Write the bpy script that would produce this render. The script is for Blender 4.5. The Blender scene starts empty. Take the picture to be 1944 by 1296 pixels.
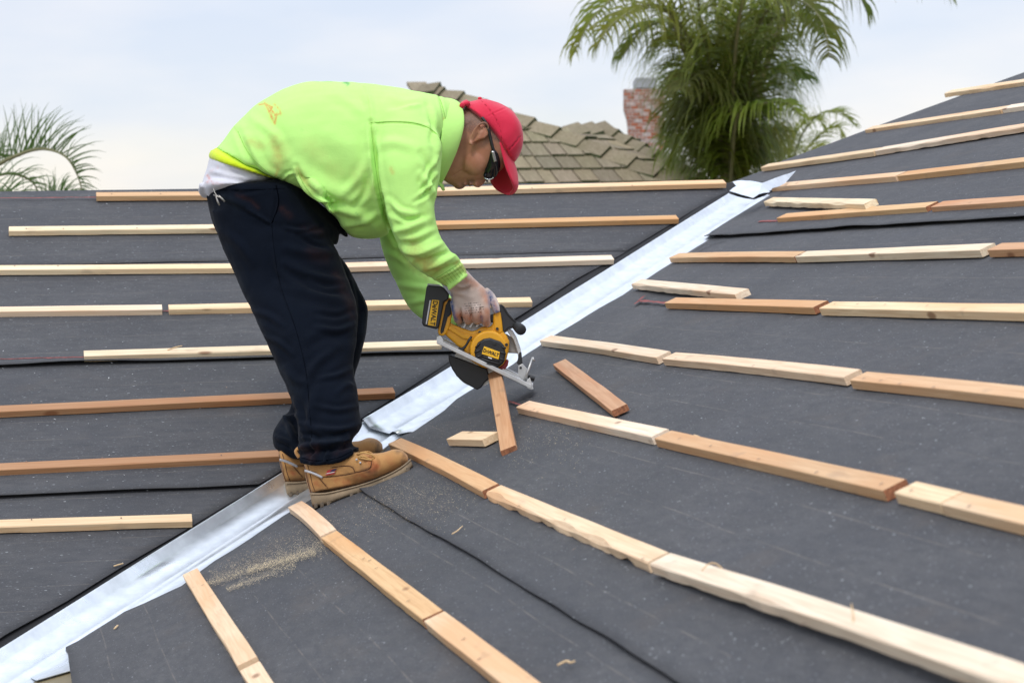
import bpy, bmesh, math, random
import numpy as np
from mathutils import Vector, Matrix, noise as mnoise
random.seed(7); rng = np.random.default_rng(7)
SC = bpy.context.scene
COL = SC.collection

# ------------------------------------------------------------------ camera
F = 4247.12
RV = np.array([0.9756725640604339, -0.21795660944654088, -0.023621264536573334])
DV = np.array([-0.03017095520653208, -0.026771072243289146, -0.9991861804252851])
FV = np.array([0.21714686551194828, 0.9755912187435436, -0.032695759798836224])
CC = np.array([3.496174388255491, -1.6785692430583177, 2.4407689819175147])
PT = 5 / 12
DR = .054          # the right slope sits this much higher than the left one
DY = DR / PT
cam_d = bpy.data.cameras.new('camera'); cam = bpy.data.objects.new('camera', cam_d); COL.objects.link(cam)
cam.matrix_world = Matrix(((RV[0], -DV[0], -FV[0], CC[0]), (RV[1], -DV[1], -FV[1], CC[1]), (RV[2], -DV[2], -FV[2], CC[2]), (0, 0, 0, 1)))
cam_d.sensor_width = 36; cam_d.lens = F / 1944 * 36; cam_d.clip_start = .1; cam_d.clip_end = 3000
cam_d.dof.use_dof = True; cam_d.dof.focus_distance = 6.15; cam_d.dof.aperture_fstop = 7.5
SC.camera = cam

# ------------------------------------------------------------------ light
W = bpy.data.worlds.new('World'); SC.world = W; W.use_nodes = True
SUN_EL, SUN_AZ = 52, 205      # azimuth clockwise from +Y
nt = W.node_tree; nt.nodes.clear()
def N(nt, t, **kw):
    n = nt.nodes.new(t)
    for k, v in kw.items():
        if k.startswith('i_'):
            n.inputs[k[2:].replace('_', ' ')].default_value = v
        else: setattr(n, k, v)
    return n
out = N(nt, 'ShaderNodeOutputWorld')
skyn = N(nt, 'ShaderNodeTexSky'); skyn.sky_type = 'NISHITA'; skyn.sun_disc = False
skyn.sun_elevation = math.radians(SUN_EL); skyn.sun_rotation = math.radians(SUN_AZ)
bg1 = N(nt, 'ShaderNodeBackground'); bg1.inputs[1].default_value = .05
nt.links.new(skyn.outputs[0], bg1.inputs[0])
tc = N(nt, 'ShaderNodeTexCoord')
sep = N(nt, 'ShaderNodeSeparateXYZ'); nt.links.new(tc.outputs['Generated'], sep.inputs[0])
# overcast deck: blue grey cloud with a pale warm band low on the horizon
mp = N(nt, 'ShaderNodeMapping'); mp.inputs['Scale'].default_value = (1.6, 1.6, 7.5); nt.links.new(tc.outputs['Generated'], mp.inputs[0])
nz = N(nt, 'ShaderNodeTexNoise'); nz.inputs['Scale'].default_value = 3.2; nz.inputs['Detail'].default_value = 4; nz.inputs['Roughness'].default_value = .5
nt.links.new(mp.outputs[0], nz.inputs[0])
md = N(nt, 'ShaderNodeMath', operation='MULTIPLY_ADD'); md.inputs[1].default_value = .17; nt.links.new(nz.outputs[0], md.inputs[0]); nt.links.new(sep.outputs[2], md.inputs[2])
cr = N(nt, 'ShaderNodeValToRGB'); nt.links.new(md.outputs[0], cr.inputs[0])
e = cr.color_ramp.elements
e[0].position = .05; e[0].color = (.86, .76, .62, 1)
e[1].position = 1.; e[1].color = (1.4, 1.45, 1.56, 1)
for pos, c in ((.085, (.84, .74, .64, 1)), (.115, (.72, .66, .63, 1)), (.15, (.70, .65, .67, 1)), (.20, (.66, .63, .67, 1)), (.28, (.73, .70, .74, 1)), (.5, (1.0, 1.01, 1.09, 1))):
    x = e.new(pos); x.color = c
bg2 = N(nt, 'ShaderNodeBackground'); bg2.inputs[1].default_value = .96
mp2 = N(nt, 'ShaderNodeMapping'); mp2.inputs['Scale'].default_value = (1.5, 1.5, 5.0); mp2.inputs['Location'].default_value = (3.1, 1.7, .4); nt.links.new(tc.outputs['Generated'], mp2.inputs[0])
n2_ = N(nt, 'ShaderNodeTexNoise'); n2_.inputs['Scale'].default_value = 4.5; n2_.inputs['Detail'].default_value = 6; n2_.inputs['Roughness'].default_value = .5; nt.links.new(mp2.outputs[0], n2_.inputs[0])
cl_ = N(nt, 'ShaderNodeValToRGB'); nt.links.new(n2_.outputs[0], cl_.inputs[0]); cl_.color_ramp.elements[0].position = .36; cl_.color_ramp.elements[0].color = (.84, .90, .985, 1); cl_.color_ramp.elements[1].position = .66; cl_.color_ramp.elements[1].color = (1.06, 1.04, 1.01, 1)
mm_ = N(nt, 'ShaderNodeMix', data_type='RGBA', blend_type='MULTIPLY'); mm_.inputs[0].default_value = 1; nt.links.new(cr.outputs[0], mm_.inputs[6]); nt.links.new(cl_.outputs[0], mm_.inputs[7])
nt.links.new(mm_.outputs[2], bg2.inputs[0])
ad = N(nt, 'ShaderNodeAddShader'); nt.links.new(bg1.outputs[0], ad.inputs[0]); nt.links.new(bg2.outputs[0], ad.inputs[1]); nt.links.new(ad.outputs[0], out.inputs[0])
sd = bpy.data.lights.new('sun', 'SUN'); sd.energy = 1.25; sd.angle = math.radians(10); sd.color = (1, .96, .90)
so = bpy.data.objects.new('sun', sd); COL.objects.link(so)
az = math.radians(SUN_AZ); el = math.radians(SUN_EL)
so.rotation_euler = Vector((math.sin(az) * math.cos(el), math.cos(az) * math.cos(el), math.sin(el))).to_track_quat('Z', 'Y').to_euler()
so.location = (0, 0, 12)
SC.view_settings.view_transform = 'Standard'; SC.view_settings.look = 'None'; SC.view_settings.exposure = 0.0; SC.view_settings.gamma = 1
SC.view_settings.use_curve_mapping = False
SC.render.engine = 'CYCLES'; SC.cycles.use_denoising = True

# ------------------------------------------------------------------ helpers
def ray(u, v): return FV + (u - 972) / F * RV + (v - 648) / F * DV
def at(u, v, d): return CC + d * ray(u, v)
NL = np.array([0, -PT, 1.]); NL /= np.linalg.norm(NL)
NR = np.array([-PT, 0, 1.]); NR /= np.linalg.norm(NR)
def onL(u, v, h=0):
    w = ray(u, v); t = (h - CC @ NL) / (w @ NL); return CC + t * w
def onR(u, v, h=0):
    w = ray(u, v); t = (h + DR * NR[2] - CC @ NR) / (w @ NR); return CC + t * w
def onRoof(u, v, h=0):
    a = onL(u, v, h); b = onR(u, v, h)
    return a if (a - CC) @ FV < (b - CC) @ FV else b
def proj(P):
    P = np.asarray(P) - CC; z = P @ FV
    return 972 + F * (P @ RV) / z, 648 + F * (P @ DV) / z, z
def tag(o, label=None, cat=None, group=None, kind=None):
    if label: o['label'] = label
    if cat: o['category'] = cat
    if group: o['group'] = group
    if kind: o['kind'] = kind
    return o
def empty(name, loc=(0, 0, 0), label=None, cat=None, group=None):
    o = bpy.data.objects.new(name, None); o.location = loc; COL.objects.link(o); o.empty_display_size = .1
    return tag(o, label, cat, group)
def mesh(name, vs, fs, mat=None, parent=None, smooth=False, mw=None):
    me = bpy.data.meshes.new(name); me.from_pydata([tuple(map(float, v)) for v in vs], [], [tuple(f) for f in fs]); me.update()
    o = bpy.data.objects.new(name, me); COL.objects.link(o)
    if mat: me.materials.append(mat)
    if smooth: me.polygons.foreach_set('use_smooth', [True] * len(me.polygons))
    if mw is not None: o.matrix_world = mw
    if parent:
        o.parent = parent; o.matrix_parent_inverse = Matrix.Translation(-parent.location)
    return o
def fixn(o):
    bm = bmesh.new(); bm.from_mesh(o.data); bmesh.ops.recalc_face_normals(bm, faces=bm.faces); bm.to_mesh(o.data); bm.free(); return o
def bevel(o, w, seg=2):
    m = o.modifiers.new('bevel', 'BEVEL'); m.width = w; m.segments = seg; m.limit_method = 'ANGLE'; m.angle_limit = math.radians(35); return o
def cat(pts, n):
    "Catmull-Rom resample of an array of control rows"
    P = np.array(pts, float); k = len(P)
    if k < 3: return np.array([P[0] + (P[-1] - P[0]) * i / (n * (k - 1)) for i in range(n * (k - 1) + 1)])
    Q = np.vstack([2 * P[0] - P[1], P, 2 * P[-1] - P[-2]]); o = []
    for i in range(k - 1):
        a, b, c, d = Q[i:i + 4]
        for j in range(n):
            t = j / n; o.append(.5 * (2 * b + (c - a) * t + (2 * a - 5 * b + 4 * c - d) * t * t + (3 * b - a - 3 * c + d) * t ** 3))
    o.append(P[-1]); return np.array(o)
def tube(pts, rad, seg=8, cap=True):
    pts = [np.array(p, float) for p in pts]; n = len(pts); vs = []; fs = []
    rad = [rad] * n if np.isscalar(rad) else list(rad)
    up = np.array([.13, .2, .97]); prev = None
    for i, p in enumerate(pts):
        t = pts[min(i + 1, n - 1)] - pts[max(i - 1, 0)]; t = t / (np.linalg.norm(t) + 1e-12)
        a = np.cross(t, up) if prev is None else prev - t * (prev @ t)
        if np.linalg.norm(a) < 1e-4: a = np.cross(t, np.array([1, .1, 0]))
        a /= np.linalg.norm(a); prev = a; b = np.cross(t, a)
        for k in range(seg):
            th = 2 * math.pi * k / seg; vs.append(p + rad[i] * (a * math.cos(th) + b * math.sin(th)))
    for i in range(n - 1):
        for k in range(seg):
            fs.append((i * seg + k, i * seg + (k + 1) % seg, (i + 1) * seg + (k + 1) % seg, (i + 1) * seg + k))
    if cap: fs.append(tuple(range(seg))[::-1]); fs.append(tuple((n - 1) * seg + k for k in range(seg)))
    return vs, fs
def merge(*parts):
    vs = []; fs = []
    for v, f in parts:
        o = len(vs); vs += list(v); fs += [tuple(i + o for i in q) for q in f]
    return vs, fs

# ------------------------------------------------------------------ materials
def newmat(name, rough=.7, col=(.5, .5, .5), metal=0, spec=.5):
    m = bpy.data.materials.new(name); m.use_nodes = True
    b = m.node_tree.nodes['Principled BSDF']; b.inputs['Base Color'].default_value = (*col, 1)
    b.inputs['Roughness'].default_value = rough; b.inputs['Metallic'].default_value = metal; b.inputs['Specular IOR Level'].default_value = spec
    return m, m.node_tree, b
def ramp(nt, src, stops):
    c = N(nt, 'ShaderNodeValToRGB'); nt.links.new(src, c.inputs[0]); e = c.color_ramp.elements
    def C(x): return (x, x, x, 1) if np.isscalar(x) else (*x, 1)
    e[0].position, e[0].color = stops[0][0], C(stops[0][1]); e[1].position, e[1].color = stops[-1][0], C(stops[-1][1])
    for p, c_ in stops[1:-1]:
        x = e.new(p); x.color = C(c_)
    return c.outputs[0]
def noise(nt, scale, detail=4, rough=.55, coord='Object', sc=(1, 1, 1), dist=0):
    t = N(nt, 'ShaderNodeTexCoord'); m = N(nt, 'ShaderNodeMapping'); m.inputs['Scale'].default_value = sc
    nt.links.new(t.outputs[coord], m.inputs[0])
    n = N(nt, 'ShaderNodeTexNoise'); n.inputs['Scale'].default_value = scale; n.inputs['Detail'].default_value = detail; n.inputs['Roughness'].default_value = rough
    n.inputs['Distortion'].default_value = dist
    nt.links.new(m.outputs[0], n.inputs[0]); return n.outputs[0]
def mix(nt, fac, a, b, mode='MIX'):
    m = N(nt, 'ShaderNodeMix', data_type='RGBA', blend_type=mode)
    for s, x in ((0, fac), (6, a), (7, b)):
        if hasattr(x, 'links') or hasattr(x, 'is_linked'): nt.links.new(x, m.inputs[s])
        elif s == 0: m.inputs[0].default_value = x
        else: m.inputs[s].default_value = (*x, 1)
    return m.outputs[2]
def math_(nt, op, a, b=None):
    m = N(nt, 'ShaderNodeMath', operation=op)
    for i, x in enumerate((a, b)):
        if x is None: continue
        if hasattr(x, 'is_linked'): nt.links.new(x, m.inputs[i])
        else: m.inputs[i].default_value = x
    return m.outputs[0]
def bump(nt, b, h, strength=.3, dist=.002):
    n = N(nt, 'ShaderNodeBump'); n.inputs['Strength'].default_value = strength; n.inputs['Distance'].default_value = dist
    nt.links.new(h, n.inputs['Height']); nt.links.new(n.outputs[0], b.inputs['Normal'])
def objcol(nt): return N(nt, 'ShaderNodeObjectInfo').outputs['Color']
def attr(nt, name):
    a = N(nt, 'ShaderNodeAttribute'); a.attribute_name = name; return a

def mat_plain(name, col, rough=.6, metal=0, var=.15, scale=20, bmp=0, spec=.5):
    m, t, b = newmat(name, rough, col, metal, spec)
    n = noise(t, scale, 5)
    c = mix(t, ramp(t, n, [(.3, 0), (.7, 1)]), tuple(x * (1 - var) for x in col), tuple(min(1, x * (1 + var)) for x in col))
    t.links.new(c, b.inputs['Base Color'])
    if bmp: bump(t, b, noise(t, scale * 8, 3), bmp, .001)
    return m

# roofing felt: local x along the course, y up the slope
m_felt, t, b = newmat('felt', .78, spec=.35)
n1 = noise(t, 2.2, 6, .62, sc=(1, 1.6, 1)); n2 = noise(t, 38, 5, .7, sc=(.45, 1.3, 1)); n3 = noise(t, 260, 2, .6)
base = mix(t, ramp(t, n1, [(.33, 0), (.68, 1)]), (.057, .0575, .0615), (.083, .0825, .085))
base = mix(t, math_(t, 'MULTIPLY', ramp(t, n2, [(.40, 0), (.68, 1)]), .75), base, (.045, .047, .053))
base = mix(t, math_(t, 'MULTIPLY', ramp(t, n3, [(.55, 0), (.75, 1)]), .35), base, (.19, .20, .215))
tcx = N(t, 'ShaderNodeTexCoord')
vo = N(t, 'ShaderNodeTexVoronoi'); vo.inputs['Scale'].default_value = 60; vo.inputs['Randomness'].default_value = 1
mpv = N(t, 'ShaderNodeMapping'); mpv.inputs['Scale'].default_value = (.45, 1, 1); mpv.inputs['Rotation'].default_value = (0, 0, .5); t.links.new(tcx.outputs['Object'], mpv.inputs[0]); t.links.new(mpv.outputs[0], vo.inputs[0])
sepc = N(t, 'ShaderNodeSeparateColor'); t.links.new(vo.outputs['Color'], sepc.inputs[0])
spk = math_(t, 'MULTIPLY', ramp(t, vo.outputs['Distance'], [(.0, 1), (.075, 1), (.13, 0), (1, 0)]), ramp(t, sepc.outputs[0], [(0, 0), (.80, 0), (.86, 1), (1, 1)]))
base = mix(t, math_(t, 'MULTIPLY', spk, .75), base, (.32, .34, .35))
v2 = N(t, 'ShaderNodeTexVoronoi'); v2.inputs['Scale'].default_value = 150; t.links.new(mpv.outputs[0], v2.inputs[0]); sp2 = N(t, 'ShaderNodeSeparateColor'); t.links.new(v2.outputs['Color'], sp2.inputs[0])
s2_ = math_(t, 'MULTIPLY', ramp(t, v2.outputs['Distance'], [(.0, 1), (.16, 1), (.26, 0), (1, 0)]), ramp(t, sp2.outputs[1], [(0, 0), (.72, 0), (.8, 1), (1, 1)]))
base = mix(t, math_(t, 'MULTIPLY', s2_, .6), base, (.20, .21, .225))
bl_ = ramp(t, noise(t, 3.1, 4, .6), [(.5, 0), (.75, 1)]); base = mix(t, math_(t, 'MULTIPLY', bl_, .25), base, (.064, .069, .082))
br_ = ramp(t, noise(t, 2.3, 5, .65, sc=(1, 1.7, 1)), [(.58, 0), (.74, 1)]); base = mix(t, math_(t, 'MULTIPLY', br_, .35), base, (.105, .085, .07))
# faint scored lines that run with the course
sx = N(t, 'ShaderNodeSeparateXYZ'); t.links.new(tcx.outputs['Object'], sx.inputs[0])
wob = math_(t, 'MULTIPLY', noise(t, 1.1, 2, .5, sc=(1, .2, 1)), .022)
yy = math_(t, 'ADD', sx.outputs[1], wob)
fr = math_(t, 'ABSOLUTE', math_(t, 'SUBTRACT', math_(t, 'FRACT', math_(t, 'DIVIDE', yy, .116)), .5))
ln = math_(t, 'MULTIPLY', math_(t, 'LESS_THAN', fr, .012), ramp(t, noise(t, 9, 4, .7), [(.42, 0), (.6, 1)]))
base = mix(t, math_(t, 'MULTIPLY', ln, .38), base, (.22, .19, .16))
# scuffs
sc_ = ramp(t, noise(t, 6.5, 6, .7, sc=(.8, 2.2, 1)), [(.62, 0), (.72, 1)])
base = mix(t, math_(t, 'MULTIPLY', sc_, .45), base, (.055, .056, .062))
t.links.new(base, b.inputs['Base Color'])
hh = math_(t, 'ADD', math_(t, 'MULTIPLY', n3, .5), math_(t, 'MULTIPLY', n2, 1.2)); bump(t, b, hh, .35, .0025)

m_black = mat_plain('black_felt_edge_and_shade', (.012, .012, .014), .85)
m_redchalk = mat_plain('red_chalk', (.24, .07, .065), .95, var=.4, scale=60)

# sawn wood, tint from the object colour
m_wood, t, b = newmat('sawn_wood', .62, spec=.3)
ob = objcol(t)
inf = N(t, 'ShaderNodeObjectInfo'); tco = N(t, 'ShaderNodeTexCoord')
ofs = N(t, 'ShaderNodeVectorMath', operation='ADD'); cmb = N(t, 'ShaderNodeCombineXYZ')
for i in range(3): t.links.new(math_(t, 'MULTIPLY', inf.outputs['Random'], 37. + 11 * i), cmb.inputs[i])
t.links.new(tco.outputs['Object'], ofs.inputs[0]); t.links.new(cmb.outputs[0], ofs.inputs[1])
def wn(sc, scale, det, dist=0):
    m = N(t, 'ShaderNodeMapping'); m.inputs['Scale'].default_value = sc; t.links.new(ofs.outputs[0], m.inputs[0])
    n = N(t, 'ShaderNodeTexNoise'); n.inputs['Scale'].default_value = scale; n.inputs['Detail'].default_value = det; n.inputs['Distortion'].default_value = dist; t.links.new(m.outputs[0], n.inputs[0]); return n.outputs[0]
g1 = wn((.035, 1, 1), 115, 6, 1.2); g2 = wn((.12, 1, 1), 8, 4, .6); g3 = wn((.5, 1, 1), 16, 3)
g = ramp(t, g1, [(.35, 1), (.62, 0)])
darkc = mix(t, 1.0, ob, (.66, .50, .38), 'MULTIPLY')
c = mix(t, math_(t, 'MULTIPLY', g, .42), ob, darkc)
redc = mix(t, 1.0, ob, (.92, .68, .50), 'MULTIPLY')
c = mix(t, math_(t, 'MULTIPLY', ramp(t, g2, [(.48, 0), (.66, 1)]), .7), c, redc)
kn = N(t, 'ShaderNodeTexVoronoi'); kn.inputs['Scale'].default_value = 5; km = N(t, 'ShaderNodeMapping'); km.inputs['Scale'].default_value = (.8, 2.0, 2.0); t.links.new(ofs.outputs[0], km.inputs[0]); t.links.new(km.outputs[0], kn.inputs[0])
kf = ramp(t, kn.outputs['Distance'], [(0, 1), (.06, 1), (.11, 0), (1, 0)])
c = mix(t, math_(t, 'MULTIPLY', kf, .75), c, (.20, .075, .03))
dirt = ramp(t, g3, [(.64, 0), (.74, 1)]); c = mix(t, math_(t, 'MULTIPLY', dirt, .3), c, (.24, .17, .12))
t.links.new(c, b.inputs['Base Color']); bump(t, b, math_(t, 'ADD', g1, math_(t, 'MULTIPLY', g3, .6)), .5, .0015)
m_endgrain = mat_plain('end_grain', (.33, .13, .06), .85, var=.45, scale=160, bmp=.4)

m_metal, t, b = newmat('galvanised_steel', .3, (.80, .84, .87), .8)
n1 = noise(t, 3, 5, .6, sc=(.6, 3, 1)); n2 = noise(t, 28, 4)
t.links.new(mix(t, ramp(t, n2, [(.3, 0), (.7, 1)]), (.66, .70, .735), (.80, .84, .875)), b.inputs['Base Color'])
t.links.new(ramp(t, n1, [(.3, .22), (.7, .5)]), b.inputs['Roughness']); bump(t, b, n1, .12, .004)
m_brown = mat_plain('bronze_painted_metal', (.20, .155, .075), .45, scale=8)
m_deck = mat_plain('roof_boards', (.30, .22, .14), .8, scale=6)
m_stucco = mat_plain('stucco', (.55, .50, .42), .9, scale=4, bmp=.3)
m_ground = mat_plain('ground', (.12, .13, .07), .95, var=.5, scale=.5)
m_glass = mat_plain('window_glass', (.04, .05, .06), .08)
m_white = mat_plain('white_paint', (.75, .74, .70), .6)

# ------------------------------------------------------------------ ground
mesh('ground', [(-400, -400, -1.15), (400, -400, -1.15), (400, 400, -1.15), (-400, 400, -1.15)], [(0, 1, 2, 3)], m_ground)['kind'] = 'structure'

# ------------------------------------------------------------------ the house being roofed
house = empty('house', (4.5, 4.5, -1.15), 'house being reroofed, dark felt slopes with bare wooden battens and a metal valley', 'house')
E0 = 3.47; RY = 6.6           # eave line and ridge position in plan
def zL(y): return PT * y
hipA = onR(1420, 335)[:2]; hipD = onR(1944, 142)[:2] - hipA
def hip_y(x): return hipA[1] + (x - hipA[0]) * hipD[1] / hipD[0]
D0 = -.012
def P3(x, y, side, h=0):
    if side == 'L': return np.array([x, y, PT * y]) + NL * h
    return np.array([x, y, PT * x + DR]) + NR * h
xt = 10.2; yt = hip_y(xt); yb = 11.0; xb = hipA[0] + (yb - hipA[1]) * hipD[0] / hipD[1]
dv = [(-4, E0, PT * E0), (E0, E0, PT * E0), (RY, RY, PT * RY), (-4, RY, PT * RY),          # left slope 0-3
      (E0 + .03, -3.5, PT * (E0 + .03)), (xt, -3.5, PT * xt), (xt, yt, PT * xt), (xb, yb, PT * xb),       # right slope 4-7
      (2 * RY - yb, yb, PT * (2 * RY - yb)), (-4, 2 * RY - E0, PT * E0), (2 * RY - (2 * RY - E0), 2 * RY - E0, PT * E0),
      (15, -3.5, PT * 6.2), (15, yt + 3, PT * 6.2), (11, yb + 3, PT * 4)]
dv = [(x, y, z - .016) for x, y, z in dv]
dv[1] = (E0, E0 + DY, dv[1][2] + DR); dv[2] = (RY - DY, RY, dv[2][2])
for k in (4, 5, 6, 7, 8, 10): dv[k] = (dv[k][0], dv[k][1], dv[k][2] + DR)
mesh('roof_deck', dv, [(0, 1, 2, 3), (1, 4, 5, 6, 7, 8, 2), (3, 2, 8, 10, 9), (5, 11, 12, 6), (6, 12, 13, 7)], m_deck, house)
def boxmesh(x0, x1, y0, y1, z0, z1):
    v = [(x, y, z) for z in (z0, z1) for y in (y0, y1) for x in (x0, x1)]
    return v, [(0, 2, 3, 1), (4, 5, 7, 6), (0, 1, 5, 4), (1, 3, 7, 5), (3, 2, 6, 7), (2, 0, 4, 6)]
mesh('wall', *boxmesh(-3.8, 3.9, 4.1, 9.2, -1.15, 1.45), m_stucco, house)
mesh('wall', *boxmesh(4.05, 14.3, -3.3, 10.3, -1.15, 1.5), m_stucco, house)
mesh('fascia', *boxmesh(-4, E0 - .03, E0 - .03, E0 - .003, PT * E0 - .2, PT * E0 - .02), m_white, house)
mesh('fascia', *boxmesh(E0 + .0, E0 + .027, -3.5, E0 - .03, PT * E0 - .14, PT * E0 + DR - .02), m_white, house)

# --- felt courses.  local x along the course, local y up slope
ML = Matrix(((1, 0, 0, 0), (0, math.cos(math.atan(PT)), -math.sin(math.atan(PT)), 0), (0, math.sin(math.atan(PT)), math.cos(math.atan(PT)), 0), (0, 0, 0, 1)))
ca, sa = math.cos(math.atan(PT)), math.sin(math.atan(PT))
# right slope: local x -> -Y world, local y -> up slope (+X)
MR = Matrix(((0, ca, -sa, 0), (-1, 0, 0, 0), (0, sa, ca, DR), (0, 0, 0, 1)))
def felt(side, a, bb, lo, hi, seed, lift=.010, taper=True, step=.045):
    "strip between plan positions a..bb up the slope; lo/hi(plan pos) bound it along the course"
    rows = max(4, int((bb - a) / step)); colsn = 150
    vs = []; fs = []
    for i in range(rows + 1):
        q = a + (bb - a) * (i / rows) ** 1.15
        l, h = lo(q), hi(q)
        for j in range(colsn + 1):
            s = l + (h - l) * j / colsn
            wv = mnoise.noise(Vector((s * 1.1, seed * 3.1, 0))) * .012 + mnoise.noise(Vector((s * 4, seed * 5.1, 2))) * .004
            qq = q + (wv if i == 0 else wv * max(0, 1 - i / 4))
            y = qq / ca
            dist = (q - a)
            lf = lift * (1 - (q - a) / (bb - a))
            if i == 0: lf += .003 * (lift > .005) + (lift > .005) * .007 * max(0, mnoise.noise(Vector((s * 2.3, seed, 4)))) ** 1.0 * 1.6
            z = .002 + lf + .0022 * mnoise.noise(Vector((s * 1.7, q * 2.2, seed))) + .0012 * mnoise.noise(Vector((s * 6, q * 9, seed)))
            z = max(z, .001)
            vs.append((s if side == 'L' else -s, y, z))
    for i in range(rows):
        for j in range(colsn):
            k = i * (colsn + 1) + j; f = (k, k + 1, k + colsn + 2, k + colsn + 1)
            fs.append(f if side == 'L' else f[::-1])
    o = mesh('felt_sheet', vs, fs, m_felt, house, True, ML if side == 'L' else MR)
    o.data.materials.append(m_black)
    m = o.modifiers.new('thick', 'SOLIDIFY'); m.thickness = .0022; m.offset = -1; m.material_offset_rim = 1; m.material_offset = 0
    return o
# edges of the felt beside the valley metal, taken from points on the slopes
eL = [(-60, 1262), (0, 1217), (120, 1150), (240, 1075), (330, 1022), (420, 966), (520, 908), (690, 796), (760, 750), (850, 690), (900, 655), (985, 605), (1090, 535), (1180, 485), (1270, 430), (1340, 385), (1385, 362)]
EL = sorted([(onL(u, v)[1], onL(u, v)[0]) for u, v in eL])
def xl(y): return float(np.interp(y, [p[0] for p in EL], [p[1] for p in EL]))
eR = [(129, 1229), (183, 1193), (282, 1149), (360, 1111), (390, 1081), (441, 1050), (550, 975), (640, 920), (700, 880), (750, 841), (799, 809), (880, 751), (906, 735), (994, 680), (1024, 659), (1085, 614), (1200, 547), (1273, 502), (1346, 452), (1375, 423), (1440, 381), (1462, 366)]
ER = sorted([(onR(u, v)[0], onR(u, v)[1]) for u, v in eR])
def yr(x):
    if x < ER[0][0]: return ER[0][1] - (ER[0][0] - x) * .05
    return float(np.interp(x, [p[0] for p in ER], [p[1] for p in ER]))
mesh('valley_liner', [P3(E0, E0 + DY, 'L', .001), P3(RY - DY, RY, 'L', .001), P3(RY - .65, RY, 'L', .001), P3(E0 - .55, E0, 'L', .001), P3(E0, E0 - .6, 'R', -.012), P3(RY - DY, RY - .6, 'R', -.012)], [(0, 1, 2, 3), (0, 4, 5, 1)], m_black, house)
for k, (a, bb) in enumerate([(3.48, 3.78), (3.70, 4.53), (4.455, 5.29), (5.215, 6.04), (5.965, 6.62)]):
    felt('L', a, bb, lambda y: -3.9, xl, k + 1, *((.0035,) if k == 4 else ()))
XS1 = (onR(690, 945)[0] + onR(1290, 1296)[0]) / 2; XS2 = (onR(1350, 452)[0] + onR(1944, 425)[0]) / 2
felt('R', 3.603, XS1 + .08, lambda x: -3.4, yr, 12)
felt('R', XS1, XS2 + .07, lambda x: -3.4, yr, 13, .006)
XB = onR(1447, 326)[0] + .012
felt('R', XS2, XB + .06, lambda x: -3.4, lambda x: yr(x) if x < onR(1440, 381)[0] else min(hip_y(x) - .01, yr(x) + (x - onR(1440, 381)[0]) * 6), 14)
felt('R', XB, 10.15, lambda x: -3.4, lambda x: hip_y(x) - .01, 15)
def felt_back():
    return felt('R', 5.0, 6.60, lambda x: 2 * RY - x - DY, lambda x: min(hip_y(x), 10.9), 16, .004)
felt_back()

# --- valley metal: W section swept along the valley
def valley_pt(tv, c, h):
    s = abs(c) / math.sqrt(2)
    x, y = (tv - s, tv + DY + s) if c < 0 else (tv + s, tv + DY - s)
    n = NL if c < 0 else NR
    if abs(c) < .013: n = (NL + NR) / np.linalg.norm(NL + NR)
    return np.array([x, y, max(PT * x + DR, PT * y)]) + n * h
prof = [(-.106, .022), (-.1045, .026), (-.1025, .0235), (-.084, .007), (-.080, .0045), (-.05, .004), (-.018, .005), (-.011, .009), (-.003, .015), (.003, .015), (.011, .009), (.018, .004), (.06, .001), (.10, -.004), (.17, -.006), (.23, -.006), (.30, -.006)]
def metal(t0, t1, lift0, name, seed, skew=0.):
    n = 60; vs = []; fs = []; m = len(prof)
    for i in range(n + 1):
        for k, (c, h) in enumerate(prof):
            tv = t0 + (t1 - t0) * i / n + (skew * abs(c) if i == 0 else 0)
            lf = lift0 * max(0, 1 - i / 8) * (1 if c < .05 else max(0, 1 - (c - .05) / .1))
            dz = .002 * mnoise.noise(Vector((tv * 2, c * 9, seed)))
            vs.append(valley_pt(tv, c, h + lf + dz + (.001 if lift0 else 0)))
    for i in range(n):
        for k in range(m - 1):
            a = i * m + k; fs.append((a, a + 1, a + m + 1, a + m))
    o = mesh(name, vs, fs, m_metal, house, True); fixn(o)
    md = o.modifiers.new('t', 'SOLIDIFY'); md.thickness = .0012; md.offset = 1
    return o
Pj = (onL(728, 826)[0] + onL(728, 826)[1] - DY) / 2 
metal(E0 - .12, Pj + .25, 0, 'valley_flashing', 1)
PT1 = (onL(1403, 362)[:2].sum() - DY) / 2
metal(Pj, PT1, .008, 'valley_flashing', 2, -.1)

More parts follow.
